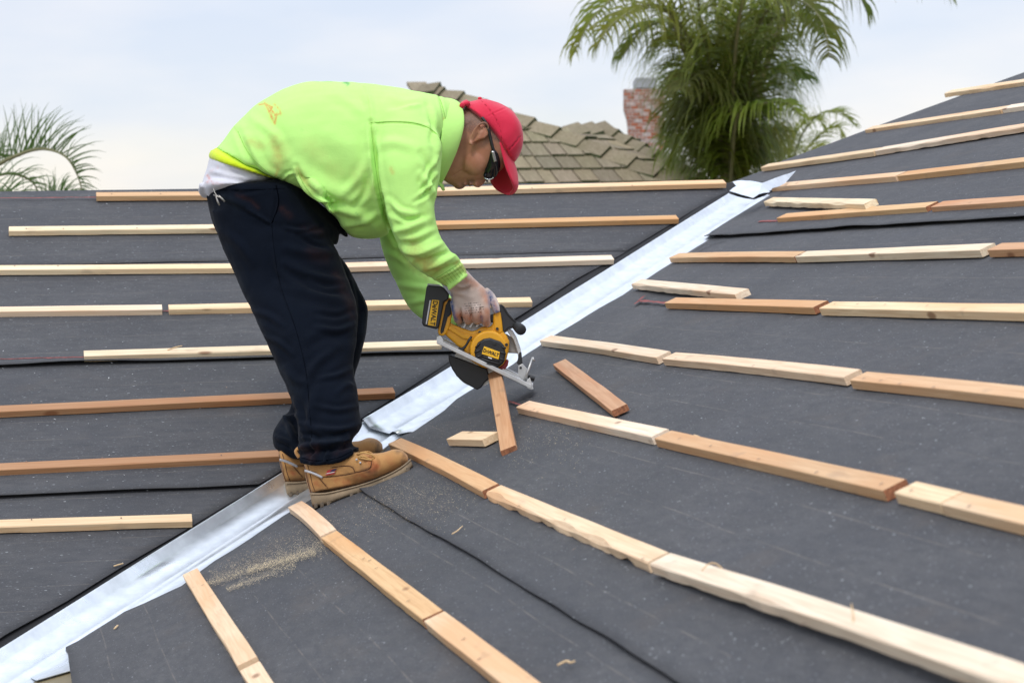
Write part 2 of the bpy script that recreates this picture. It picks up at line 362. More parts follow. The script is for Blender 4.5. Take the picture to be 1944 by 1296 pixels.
# --- battens
PINE = (.84, .63, .41); PALE = (.88, .73, .53); RED = (.58, .335, .175); ORG = (.70, .455, .245); BRN = (.46, .25, .125)
BW, BT = .041, .0195
def batten_obj(P0, P1, n, upd, tint, name='batten', parent=house, waney=0., bow=0., seed=None, width=BW, thick=BT, rough_end=0., lift=0., lift1=None):
    P0 = np.array(P0); P1 = np.array(P1)
    x = P1 - P0; L = np.linalg.norm(x); x /= L
    y = upd - x * (upd @ x); y /= np.linalg.norm(y)
    z = np.cross(x, y)
    if z @ n < 0: x = -x; P0, P1 = P1, P0; z = np.cross(x, y)
    seed = random.random() * 99 if seed is None else seed
    seg = max(2, int(L / .03)); vs = []; fs = []
    for i in range(seg + 1):
        s = L * i / seg; r = lambda k, f=3.: mnoise.noise(Vector((s * f, seed, k)))
        b_ = bow * (4 * (s / L) * (1 - s / L)); zz = lift if lift1 is None else lift + (lift1 - lift) * s / L
        w_ = max(0., r(5, 5) + .15) * waney; w2 = max(0., r(9, 13) + .1) * waney * .5
        e0 = b_ + r(1) * .0015; e1 = width + b_ + r(2) * .0015
        ch = .0013
        ring = [(s, e0 + w2 * .6, .0007 + zz + w2 * .5), (s, e1, .0007 + zz), (s, e1, thick - ch + zz + r(3) * .0008), (s, e1 - ch, thick + zz + r(3) * .0008),
                (s, e0 + ch + w_, thick + zz + r(4) * .0006), (s, e0 + w_ * .25, thick - ch - w_ * .7 + zz)]
        if i in (0, seg) and rough_end: ring = [(a + random.uniform(-1, 1) * rough_end, b2, c) for a, b2, c in ring]
        vs += ring
    k = 6
    for i in range(seg):
        for j in range(k): fs.append((i * k + j, i * k + (j + 1) % k, (i + 1) * k + (j + 1) % k, (i + 1) * k + j))
    fs.append(tuple(range(k))[::-1]); fs.append(tuple(seg * k + j for j in range(k)))
    mw = Matrix(((x[0], y[0], z[0], P0[0]), (x[1], y[1], z[1], P0[1]), (x[2], y[2], z[2], P0[2]), (0, 0, 0, 1)))
    o = mesh(name, vs, fs, m_wood, parent, False, mw); fixn(o)
    o.data.materials.append(m_endgrain)
    if sum(tint) < 1.5:
        o.data.polygons[len(o.data.polygons) - 1].material_index = 1; o.data.polygons[len(o.data.polygons) - 2].material_index = 1
    j = random.uniform(.93, 1.07); o.color = (tint[0] * j, tint[1] * j, tint[2] * j * random.uniform(.92, 1.06), 1)
    return o
def jit(c, k=.06): return tuple(x * random.uniform(1 - k, 1 + k) for x in c)
UPL = np.array([0, 1, PT]); UPR = np.array([1, 0, PT])
HB = .011
LBS = [((183, 382), (620, 378.5), ORG, 0), ((624, 378), (1378, 357), PINE, 0), ((17, 448), (640, 441), PALE, .004), ((643, 441), (1288, 425), ORG, 0),
       ((-700, 529), (655, 517), PALE, 0), ((657, 517), (1165, 502), PALE, .004), ((-500, 609), (308, 598), PALE, 0), ((321, 598), (1010, 583), PINE, .004),
       ((160, 687), (838, 666), PALE, .004), ((-700, 826), (750, 757), BRN, .003), ((-600, 933), (566, 876), BRN, .004), ((-500, 1028), (365, 1001), PINE, .006),
       ((-600, 1185), (60, 1150), PINE, 0)]
for (a, b_, tn, wn_) in LBS[:-1]:
    batten_obj(onL(*a, HB - .003), onL(*b_, HB - .003), NL, UPL, tn, waney=wn_)
RBS = [((352, 1104), (458, 1281), PINE, .003), ((463, 1290), (540, 1420), PINE, 0), ((552, 975), (614, 1032), PINE, 0), ((616, 1035), (810, 1194), ORG, .004), ((813, 1197), (1100, 1432), PINE, 0),
       ((742, 854), (921, 947), ORG, .002), ((927, 950), (1236, 1088), PINE, .026), ((985, 785), (1243, 845), PALE, .003), ((1249, 848), (1686, 952), ORG, 0),
       ((1706, 956), (1792, 978), PINE, .003), ((1795, 979), (2200, 1082), PINE, 0), ((1029, 657), (1251, 692), PALE, .002), ((1262, 694), (1608, 733), PINE, .003), ((1620, 738), (2250, 815), ORG, 0),
       ((1266, 586), (1550, 597), ORG, 0), ((1561, 599), (2250, 619), PINE, 0), ((1274, 499), (1512, 499), ORG, .004), ((1514, 499), (1866, 489), PALE, 0), ((1880, 489), (2250, 480), RED, 0),
       ((1478, 424), (1762, 405), ORG, .002), ((1772, 405), (2250, 376), RED, 0), ((1454, 365), (1704, 345), PINE, 0), ((1707, 345), (2250, 288), ORG, 0),
       ((1447, 326), (1661, 297), PINE, .004), ((1664, 296), (2250, 204), PALE, .012), ((1645, 255), (1903, 218), PINE, 0), ((1905, 217), (2250, 170), PALE, 0), ((1795, 186), (2250, 122), PALE, .012)]
for (a, b_, tn, wn_) in RBS:
    batten_obj(onR(*a, HB - .004), onR(*b_, HB - .004), NR, UPR, tn, waney=wn_, bow=.004 if random.random() < .3 else 0)
# the long foreground batten that has sprung up off the felt
batten_obj(onR(1242, 1092, HB), onR(1960, 1374, HB-.004), NR, UPR, PALE, waney=.008, bow=.003, lift=.002, lift1=.022)
# loose sticks: things of their own
def loose(a, b_, side, tint, label, waney=0, h0=HB, h1=HB, name='loose_batten', **kw):
    f = onL if side == 'L' else onR
    o = batten_obj(f(*a, h0), f(*b_, h1), NL if side == 'L' else NR, UPL if side == 'L' else UPR, tint, name, None, waney, **kw)
    return tag(o, label, 'batten')
loose((1203, 549), (1400, 571), 'R', PALE, 'pale loose stick with splintered tip lying slanted on felt beside red chalk marks', .01, rough_end=.008, h1=HB + .004)
loose((1453, 392), (1645, 399), 'R', PALE, 'short pale ragged stick lying loose near the top of the metal valley', .014, rough_end=.006, h0=HB + .004, h1=HB + .012)

# --- loose diagonal stick and cut block
def stick_between(a, b_, side_dir, n, tint, label, width, thick=BT, name='loose_batten', **kw):
    o = batten_obj(a, b_, n, side_dir, tint, name, None, width=width, thick=thick, **kw); return tag(o, label, 'batten')
a0 = onR(1054, 702, HB); a1 = onR(1166, 792, HB); w0 = onR(1081, 689, HB)
stick_between(a0, a1, UPR, NR, jit(RED, .02), 'reddish-brown loose stick lying diagonally on the felt right of the saw', .040, thick=.017)
b0 = onR(853, 846, HB); b1 = onR(921, 848, HB)
stick_between(b0, b1, onR(868, 828, HB) - b0, NR, PINE, 'small pale offcut block with angled ends lying on the felt in front of the saw', .05, name='offcut_block')

# ------------------------------------------------------------------ marks and small metal on the roof
def strip(name, pts, w, mat, f, h=.013, parent=house):
    vs = []; fs = []
    P = [f(u, v, h) for u, v in pts]; n = NL if f is onL else NR
    for i, p in enumerate(P):
        t_ = P[min(i + 1, len(P) - 1)] - P[max(0, i - 1)]; t_ /= np.linalg.norm(t_); s_ = np.cross(n, t_) * w * (.6 + .8 * random.random())
        vs += [p - s_, p + s_]
    for i in range(len(P) - 1): fs.append((2 * i, 2 * i + 1, 2 * i + 3, 2 * i + 2))
    return mesh(name, vs, fs, mat, parent)
def wl(a, b_, n=14, amp=1.2): return [(a[0] + (b_[0] - a[0]) * i / n, a[1] + (b_[1] - a[1]) * i / n + random.uniform(-amp, amp)) for i in range(n + 1)]
for a, b_, f, w in [((0, 376), (182, 374), onL, .003), ((0, 681), (160, 677), onL, .0028), ((309, 590), (321, 590), onL, .003), ((1205, 577), (1222, 562), onR, .006), ((1212, 570), (1268, 575), onR, .006),
                    ((966, 761), (988, 768), onR, .004), ((1440, 420), (1480, 419), onR, .006)]:
    strip('chalk_line', wl(a, b_, amp=.5), w, m_redchalk, f)
strip('felt_seam', wl((1525, 347), (1620, 311), amp=.6), .004, m_black, onR, .014)
strip('felt_seam', wl((1430, 352), (1500, 336), amp=.6), .004, m_black, onR, .014)
strip('felt_seam', [(1320, 476), (1335, 466), (1352, 458), (1375, 452)], .004, m_black, onR, .014)
# crumpled galvanised cap at the head of the valley
capo = [(1391, 344), (1407, 342), (1424, 342), (1447, 347), (1478, 336), (1511, 324), (1501, 335), (1491, 349), (1466, 357), (1460, 365), (1440, 369), (1430, 376), (1416, 372), (1400, 367), (1385, 362), (1398, 353)]
def poly_sheet(name, px, mat, surf, h, amp, parent, seed=3, th=.0015, cuts=3):
    bm = bmesh.new(); vs = [bm.verts.new(surf(u, v, h)) for u, v in px]; fc = bm.faces.new(vs)
    bmesh.ops.triangulate(bm, faces=[fc]); bmesh.ops.subdivide_edges(bm, edges=bm.edges[:], cuts=cuts, use_grid_fill=True)
    for v in bm.verts:
        p = v.co * 9; v.co.z += amp * mnoise.noise(p + Vector((seed, 0, 0))) + amp * .4 * mnoise.noise(p * 3)
    me = bpy.data.meshes.new(name); bm.to_mesh(me); bm.free(); o = bpy.data.objects.new(name, me); COL.objects.link(o); me.materials.append(mat)
    fixn(o); m = o.modifiers.new('t', 'SOLIDIFY'); m.thickness = th
    if parent: o.parent = parent; o.matrix_parent_inverse = Matrix.Translation(-parent.location)
    return o
def ridge_surf(u, v, h): return at(u, v, 8.22 + (350 - v) * .0035 + max(0, u - 1450) * .004)
poly_sheet('cap_shadow_gap', [(1390, 362), (1400, 358), (1450, 360), (1466, 362), (1452, 372), (1432, 379), (1414, 377), (1398, 373), (1384, 368)], m_black, lambda u, v, h: at(u, v, 8.27 + (350 - v) * .0035), 0, .002, house)  # black sheet added as the dark shadow gap below the cap's lower edge
poly_sheet('valley_cap', capo, m_metal, ridge_surf, 0, .005, house)['label'] = 'crumpled metal cap at the head of the valley'
# cut-off strips at the foot of the valley
dq = [onR(57, 1283, .002), onR(70, 1290, .002), onR(139, 1270, .002)]
def dr(x, y, h): return P3(x, y, 'R', h)
xe = 3.602
mesh('drip_edge', [dr(3.498, 3.60, .000), dr(xe, 3.47, .000), dr(xe, -3.4, .000), dr(3.498, -3.4, .000), dr(3.498, 3.60, .000) - [0, 0, .09], dr(3.498, -3.4, 0) - [0, 0, .09]], [(0, 3, 2, 1), (0, 4, 5, 3)], m_brown, house)
poly_sheet('metal_offcut', [(131, 1240), (122, 1256), (98, 1268), (57, 1285), (69, 1291), (141, 1270), (138, 1255)], m_metal, lambda u, v, h: onR(u, v, h), .006, .002, house)
# nail heads and staples on the battens are joined: far too small to pick apart
def flakes(name, spots, mat, f, size, label, lo=.0145, ratio=.3, parent=None, cat_='debris'):
    vs = []; fs = []
    for (u, v) in spots:
        P = f(u, v, lo + random.random() * .002); n = NL if f is onL else NR
        a = random.random() * 6.283; t_ = np.array([math.cos(a), math.sin(a), 0.]); t_ -= n * (t_ @ n); t_ /= np.linalg.norm(t_); s_ = np.cross(n, t_)
        L = size * random.uniform(.4, 1.4); w = L * ratio * random.uniform(.5, 1.5); k = len(vs)
        up = n * random.uniform(0, .25) * L
        vs += [P - t_ * L - s_ * w, P + t_ * L - s_ * w + up, P + t_ * L + s_ * w + up, P - t_ * L + s_ * w]; fs.append((k, k + 1, k + 2, k + 3))
        if L > .004: vs.append(P + n * w * .8 - t_ * L * .1); fs += [(k, k + 4, k + 3), (k + 1, k + 4, k)]
    o = mesh(name, vs, fs, mat, parent); return tag(o, label, cat_, kind='stuff')
m_dust = mat_plain('sawdust', (.72, .58, .36), .95, var=.2, scale=90)
m_flake = mat_plain('white_flakes', (.42, .43, .43), .6, var=.3, scale=90)
def felt_spot_ok(u, v, side): 
    P = onL(u, v) if side == 'L' else onR(u, v); return (P[0] < xl(P[1]) - .02) if side == 'L' else (P[1] < yr(P[0]) - .02)
sp = []
def streak(a, b_, n, s0, s1, pw=1.):
    a = np.array(a, float); b_ = np.array(b_, float); d = b_ - a; nn = np.array([-d[1], d[0]]) / np.linalg.norm(d)
    for _ in range(n):
        t_ = random.random() ** pw; p = a + d * t_ + nn * random.gauss(0, s0 + (s1 - s0) * t_); 
        if felt_spot_ok(p[0], p[1], 'R'): sp.append(tuple(p))
streak((392, 1108), (615, 1032), 3200, 4, 9); streak((470, 1082), (600, 1046), 2300, 3, 5); streak((430, 1118), (560, 1070), 1500, 2.5, 7); streak((400, 1092), (640, 1010), 1700, 9, 20)
streak((400, 1095), (760, 950), 1300, 12, 30); streak((680, 960), (900, 920), 1000, 12, 34); streak((720, 930), (860, 960), 700, 16, 30)
streak((800, 800), (1110, 850), 700, 25, 50); streak((960, 860), (1110, 800), 350, 14, 40)
flakes('sawdust', sp, m_dust, onR, .00075, 'pale sawdust sprayed over the felt below the worker', .014, .8)
spL = [(random.uniform(-10, 1250), random.uniform(370, 1240)) for _ in range(520)]
spL = [p for p in spL if felt_spot_ok(*p, 'L')]
flakes('paper_flake', spL, m_flake, onL, .0026, 'tiny white flakes and staples scattered over the left felt slope', .0135, .25)
spR = [(random.uniform(140, 1944), random.uniform(200, 1296)) for _ in range(520)]
spR = [p for p in spR if felt_spot_ok(*p, 'R') and proj(onR(*p))[2] < 8.5 and hip_y(onR(*p)[0]) > onR(*p)[1] + .1]
flakes('staple', spR, m_flake, onR, .0024, 'tiny bright staples and flakes scattered over the right felt slope', .0135, .22)
# wood shavings that can be picked out one by one
m_shav = mat_plain('shaving', (.70, .50, .28), .8, var=.2, scale=60)
def shaving(pts, f, h, label, r=.0012):
    P = [f(u, v, hh) for (u, v), hh in zip(pts, h)]; Q = cat(P, 5)
    o = mesh('wood_shaving', *tube(Q, [r * (1 - .6 * abs(i / len(Q) - .4)) for i in range(len(Q))], 5), m_shav, None, True); return tag(o, label, 'wood shaving')
shaving([(1332, 1083), (1345, 1070), (1358, 1069), (1372, 1080), (1378, 1094)], lambda u, v, h: at(u, v, (onR(1340, 1090, .034) - CC) @ FV), [0] * 5, 'curled pale shaving standing at the upper edge of the long foreground batten')
shaving([(1619, 1194), (1620, 1168), (1616, 1145)], lambda u, v, h: at(u, v, (onR(1619, 1194, .034) - CC) @ FV), [0, 0, 0], 'upright pale splinter standing on the long foreground batten')
shaving([(1855, 1285), (1880, 1276), (1892, 1258), (1902, 1243)], lambda u, v, h: at(u, v, (onR(1855, 1285, .034) - CC) @ FV), [0] * 4, 'long curved splinter on the batten in the bottom right corner')
shaving([(1058, 1262), (1075, 1254), (1083, 1257), (1092, 1254)], onR, [.015] * 4, 'forked orange shaving lying on bare felt near the bottom of the picture', .002)
shaving([(858, 1013), (868, 1007), (878, 998)], onR, [.015] * 3, 'short orange shaving lying on the felt below the black overlap line', .0016)
shaving([(216, 1074), (226, 1071), (234, 1069)], onL, [.015] * 3, 'orange chip lying on the left slope beside the valley edge', .0022)
shaving([(217, 1193), (221, 1189), (224, 1186)], onR, [.015] * 3, 'orange chip lying on the felt near the bottom left corner', .0026)
shaving([(318, 664), (332, 659), (346, 656)], onL, [.03] * 3, 'thin splinter sticking up from the pale batten left of the worker', .0016)
shaving([(1318, 826), (1326, 829), (1330, 833)], onR, [.02] * 3, 'small yellow chip behind the brown batten right of the offcut block', .003)
shaving([(487, 748), (494, 752), (500, 756)], onL, [.02] * 3, 'thin orange sliver on the reddish batten just left of the trouser legs', .0016)
# nail heads in the battens
m_nail = mat_plain('nail', (.16, .09, .06), .5)
nl = [(onL, p) for p in [(50, 434), (120, 434), (260, 433), (212, 368), (305, 368), (700, 423), (900, 430), (1100, 422), (1010, 357), (1200, 352), (28, 505), (110, 505), (350, 741), (430, 735), (60, 764), (194, 869), (50, 876), (60, 986), (230, 983), (420, 864)]]
nr = [(onR, p) for p in [(1014, 777), (1020, 781), (1290, 832), (1349, 846), (1440, 871), (1550, 896), (1673, 918), (1283, 680), (1324, 688), (1430, 694), (1640, 718), (1672, 722), (1708, 728), (1772, 735), (1585, 577), (1628, 577), (1680, 578), (1760, 580),
      (1730, 930), (1840, 960), (985, 960), (1072, 985), (1090, 1042), (1220, 1060), (690, 1060), (702, 1063), (714, 1078), (775, 1140), (1317, 1075), (1525, 1185), (1690, 1232), (880, 1212), (910, 1250), (385, 1110)]]
vs = []; fs = []
for f, (u, v) in nl + nr:
    P = f(u, v, BT + HB - .0026); n = NL if f is onL else NR; up = UPL if f is onL else UPR; up = up / np.linalg.norm(up); sd_ = np.cross(n, up); k = len(vs)
    for q in range(6): vs.append(P + n * .0008 + .0036 * (math.cos(q * 1.047) * up * 1.3 + math.sin(q * 1.047) * sd_ * .6))
    fs.append(tuple(range(k, k + 6)))
mesh('nail_heads', vs, fs, m_nail, house)['kind'] = 'stuff'

# ------------------------------------------------------------------ neighbour's house
m_shake, t, b = newmat('cedar_shake', .85, spec=.2)
n1 = noise(t, 60, 5, .6, sc=(1, .12, 1)); n2 = noise(t, 5, 4)
c = mix(t, ramp(t, n1, [(.3, 0), (.7, 1)]), (.19, .155, .10), (.30, .255, .175))
c = mix(t, math_(t, 'MULTIPLY', ramp(t, n2, [(.45, 0), (.7, 1)]), .4), c, (.18, .165, .09))
c = mix(t, 1.0, c, objcol(t), 'MULTIPLY'); t.links.new(c, b.inputs['Base Color']); bump(t, b, n1, .5, .006)
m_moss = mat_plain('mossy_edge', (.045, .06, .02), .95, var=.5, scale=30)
nb = empty('house', (8, 15, -1.15), 'neighbouring house with a mossy grey-brown wooden shake roof behind the worker', 'house')
DN = 19.0
def plane_from(p, d1, d2): n = np.cross(d1, d2); n /= np.linalg.norm(n); return (p, n if n[2] > 0 else -n)
def onP(pl, u, v, h=0):
    p, n = pl; w = ray(u, v); t_ = ((p - CC) @ n + h) / (w @ n); return CC + t_ * w
R0 = RV * 1.0; R0 = np.array([R0[0], R0[1], 0]); R0 /= np.linalg.norm(R0); B0 = np.array([-R0[1], R0[0], 0])
pA = at(1294, 345, DN)
RA = R0 * math.cos(.22) + B0 * math.sin(.22); BA = -R0 * math.sin(.22) + B0 * math.cos(.22)
plA = plane_from(pA, RA, BA + np.array([0, 0, .42]))
hipL = onP(plA, 794, 167); hipV = (pA - hipL) / np.linalg.norm(pA - hipL)
dB = R0 * math.cos(math.radians(50)) + B0 * math.sin(math.radians(50))
plB = plane_from(pA, hipV, dB)
def in_poly(x, y, poly):
    c_ = False; n = len(poly); j = n - 1
    for i in range(n):
        xi, yi = poly[i]; xj, yj = poly[j]
        if (yi > y) != (yj > y) and x < (xj - xi) * (y - yi) / (yj - yi) + xi: c_ = not c_
        j = i
    return c_
def shakes(pl, cdir, corner, rows, expo, poly, nb_, seed, wmin=.09, wmax=.20):
    r_ = random.Random(seed); p, n = pl; cd = cdir / np.linalg.norm(cdir); up = np.cross(n, cd); up = up if up[2] > 0 else -up
    for k in range(rows):
        x = -12.0 + r_.random() * .2
        while x < 12:
            w = r_.uniform(wmin, wmax); gap = .012
            y0 = k * expo + r_.uniform(-.012, .012)
            c0 = corner + cd * (x + w / 2) + up * (y0 + expo * .5)
            uu, vv, zz = proj(c0)
            if zz > 5 and in_poly(uu, vv, poly):
                th = r_.uniform(.022, .034); lf = r_.uniform(0, .01); T = expo * 1.25; sk = r_.uniform(-.006, .006)
                q = []
                for (a, b2, h) in ((0, 0, lf), (w - gap, sk, lf), (w - gap, T, -.02), (0, T, -.02), (0, 0, lf + th), (w - gap, sk, lf + th), (w - gap, T, .012), (0, T, .012)):
                    q.append(np.array([a, b2, h]))
                o0 = corner + cd * x + up * y0
                mw = Matrix(((cd[0], up[0], n[0], o0[0]), (cd[1], up[1], n[1], o0[1]), (cd[2], up[2], n[2], o0[2]), (0, 0, 0, 1)))
                o = mesh('shingle', q, [(0, 3, 2, 1), (4, 5, 6, 7), (0, 1, 5, 4), (1, 2, 6, 5), (3, 0, 4, 7)], m_shake, nb_, False, mw)
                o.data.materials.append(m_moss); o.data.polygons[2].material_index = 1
                s_ = r_.uniform(.78, 1.2); o.color = (s_ * r_.uniform(.96, 1.05), s_, s_ * r_.uniform(.92, 1.05), 1)
            x += w
low = onP(plA, 1000, 380)
shakes(plA, RA, low, 22, .335, [(585, 400), (1300, 360), (1294, 344), (1224, 314), (1127, 272), (1069, 260), (991, 231), (872, 186), (796, 170)], nb, 5)
lowB = onP(plB, 1330, 352)
shakes(plB, dB, lowB, 9, .36, [(1294, 347), (1224, 314), (1127, 272), (1060, 258), (1072, 250), (1144, 246), (1191, 264), (1252, 294), (1330, 345), (1330, 370)], nb, 9, .14, .3)
# hip caps
def caps(a, b_, pl, n, w, label=None, hh=.022):
    A = onP(pl, *a, .03); B = onP(pl, *b_, .03); d = (B - A); L = np.linalg.norm(d); d /= L
    s_ = np.cross(d, np.array([0, 0, 1.])); s_ /= np.linalg.norm(s_); u_ = np.cross(s_, d); u_ = u_ if u_[2] > 0 else -u_
    for i in range(n):
        l = L / n; p = A + d * l * i; r = random.uniform(-.01, .01); p = p + s_ * r; e = l * 1.15
        q = [p - s_ * w, p + s_ * w, p + d * e + s_ * w, p + d * e - s_ * w, p, p + d * e]
        h0 = .01 + hh * .3; h1 = .03 + hh
        vv = [p - s_ * w - u_ * .05 + u_ * h0, p + u_ * (h0 + .03), p + s_ * w - u_ * .06 + u_ * h0, p + d * e - s_ * w - u_ * .05 + u_ * h1, p + d * e + u_ * (h1 + .03), p + d * e + s_ * w - u_ * .06 + u_ * h1]
        vv = vv + [x - u_ * .035 for x in vv]
        o = mesh('hip_shingle', vv, [(0, 1, 4, 3), (1, 2, 5, 4), (6, 9, 10, 7), (7, 10, 11, 8), (0, 3, 9, 6), (2, 8, 11, 5), (3, 4, 10, 9), (4, 5, 11, 10), (0, 6, 7, 1), (1, 7, 8, 2)], m_shake, nb)
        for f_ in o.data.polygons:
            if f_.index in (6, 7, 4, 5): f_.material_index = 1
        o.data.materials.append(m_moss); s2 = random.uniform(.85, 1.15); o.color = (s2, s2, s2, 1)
caps((872, 186), (1300, 349), plA, 9, .10)
caps((800, 172), (872, 188), plA, 2, .13)
caps((1070, 250), (1146, 246), plB, 3, .12)
caps((1144, 247), (1330, 343), plB, 7, .10)
caps((797, 172), (828, 177), plA, 1, .14, hh=.05)
# body of the neighbouring house behind the shakes
pB2 = onP(plB, 1144, 246); pB1 = onP(plB, 1072, 250)
qs = [onP(plA, 600, 560, -.03), onP(plA, 1800, 560, -.03), onP(plA, 1294, 346, -.03), onP(plA, 796, 168, -.03), onP(plA, 500, 168, -.03)]
mesh('roof', [onP(plA, 540, 420, -.03), onP(plA, 1480, 420, -.03), pA - plA[1] * .03, onP(plA, 796, 170, -.03), onP(plA, 540, 420, -.03) + B0 * 8, onP(plA, 796, 170, -.03) + B0 * 4], [(0, 1, 2, 3), (0, 3, 5, 4)], m_shake, nb)
mesh('roof', [pA - plB[1] * .03, onP(plB, 1400, 372, -.03), onP(plB, 1330, 345, -.03), onP(plB, 1144, 250, -.03), onP(plB, 1072, 254, -.03), onP(plB, 1050, 256, -.03)], [(0, 1, 2, 3, 4, 5)], m_shake, nb)
wb0 = onP(plA, 900, 420) ; 
wx = np.array([wb0 - R0 * 7 + B0 * .5, wb0 + R0 * 4 + B0 * .5, wb0 + R0 * 4 + B0 * 7, wb0 - R0 * 7 + B0 * 7])
vsw = [(x[0], x[1], z) for z in (-1.15, wb0[2] - .1) for x in wx]
mesh('wall', vsw, [(0, 1, 5, 4), (1, 2, 6, 5), (2, 3, 7, 6), (3, 0, 4, 7)], m_stucco, nb)

# chimney, brick by brick
m_brick, t, b = newmat('brick', .9, spec=.2)
n1 = noise(t, 30, 4); c = mix(t, 1., objcol(t), mix(t, ramp(t, n1, [(.35, 0), (.65, 1)]), (.7, .7, .7), (1.15, 1.1, 1.1)), 'MULTIPLY'); t.links.new(c, b.inputs['Base Color'])
m_mortar = mat_plain('mortar', (.52, .48, .45), .95)
DC = 24.5
ch0 = at(1222, 330, DC); base = ch0.copy(); pxm = DC / F
chy = empty('brick_chimney', tuple(base), 'red and whitewashed brick chimney rising behind the shake roof, partly behind palm fronds', 'chimney')
cz = lambda v: at(1222, v, DC)[2]
ctop = 165; cbot = 335; ch = 6.4
rows = int((cbot - ctop) / ch)
for k in range(rows):
    v = cbot - (k + .5) * ch
    l = float(np.interp(v, [165, 205, 225, 245, 340], [1184, 1184, 1190, 1192, 1193])); r = 1263
    hw = (r - l) / 2 * pxm; cx_ = at((l + r) / 2, v, DC)
    dep = hw * .8
    mo = [cx_ + R0 * sx_ * (hw - .012) + B0 * (sy_ * dep - (dep - .012) * 0) + np.array([0, 0, sz * ch * pxm / 2 * 1.0]) for sz in (-1, 1) for sy_ in (0.02, 1.9) for sx_ in (-1, 1)]
    if k == 0: mortar = []
    mortar.append((mo, [(0, 2, 3, 1), (4, 5, 7, 6), (0, 1, 5, 4), (1, 3, 7, 5), (3, 2, 6, 7), (2, 0, 4, 6)]))
    bl = 14.5 * pxm; x = -hw - (bl / 2 if k % 2 else 0)
    while x < hw - .02:
        a = max(x, -hw); e_ = min(x + bl - .008, hw)
        if e_ - a > .02:
            pr = random.uniform(0, .006)
            q = [cx_ + R0 * sx_ + B0 * sy_ + np.array([0, 0, sz * (ch * pxm / 2 - .004)]) for sz in (-1, 1) for sy_ in (-pr, .05) for sx_ in (a, e_)]
            o = mesh('brick', q, [(0, 2, 3, 1), (4, 5, 7, 6), (0, 1, 5, 4), (1, 3, 7, 5), (3, 2, 6, 7), (2, 0, 4, 6)], m_brick, chy)
            o.color = (*random.choice([(.40, .17, .11), (.38, .22, .17), (.46, .30, .25), (.52, .42, .38), (.55, .48, .45), (.44, .16, .09), (.42, .24, .19)]), 1)
        x += bl
mesh('mortar', *merge(*mortar), m_mortar, chy)
cq = [at(1207, 166, DC), at(1247, 166, DC), at(1247, 147, DC), at(1207, 147, DC)]
v8 = [p + B0 * s_ for s_ in (.05, .6) for p in cq]
mesh('chimney_cap', v8, [(0, 1, 2, 3), (7, 6, 5, 4), (0, 4, 5, 1), (1, 5, 6, 2), (2, 6, 7, 3), (3, 7, 4, 0)], mat_plain('lead_cap', (.34, .35, .37), .5), chy)

# ------------------------------------------------------------------ palms
def leafmat(name, c1, c2, tr=.25):
    m, t, b = newmat(name, .5, spec=.4); n1 = noise(t, 1.3, 3); n2 = noise(t, 14, 2)
    c = mix(t, ramp(t, n1, [(.35, 0), (.65, 1)]), c1, c2); c = mix(t, math_(t, 'MULTIPLY', ramp(t, n2, [(.4, 0), (.7, 1)]), .35), c, (.16, .15, .04)); c = mix(t, 1.0, c, objcol(t), 'MULTIPLY')
    t.links.new(c, b.inputs['Base Color']); 
    tr_ = N(t, 'ShaderNodeBsdfTranslucent'); t.links.new(c, tr_.inputs[0]); mx = N(t, 'ShaderNodeMixShader'); mx.inputs[0].default_value = tr
    t.links.new(b.outputs[0], mx.inputs[1]); t.links.new(tr_.outputs[0], mx.inputs[2]); t.links.new(mx.outputs[0], t.nodes['Material Output'].inputs[0]); return m
m_leaf = leafmat('palm_leaf', (.105, .17, .035), (.185, .235, .05), .45)
m_rachis = mat_plain('palm_stalk', (.20, .20, .10), .7)
m_trunk = mat_plain('palm_trunk', (.20, .16, .11), .9, var=.3, scale=9, bmp=.5)
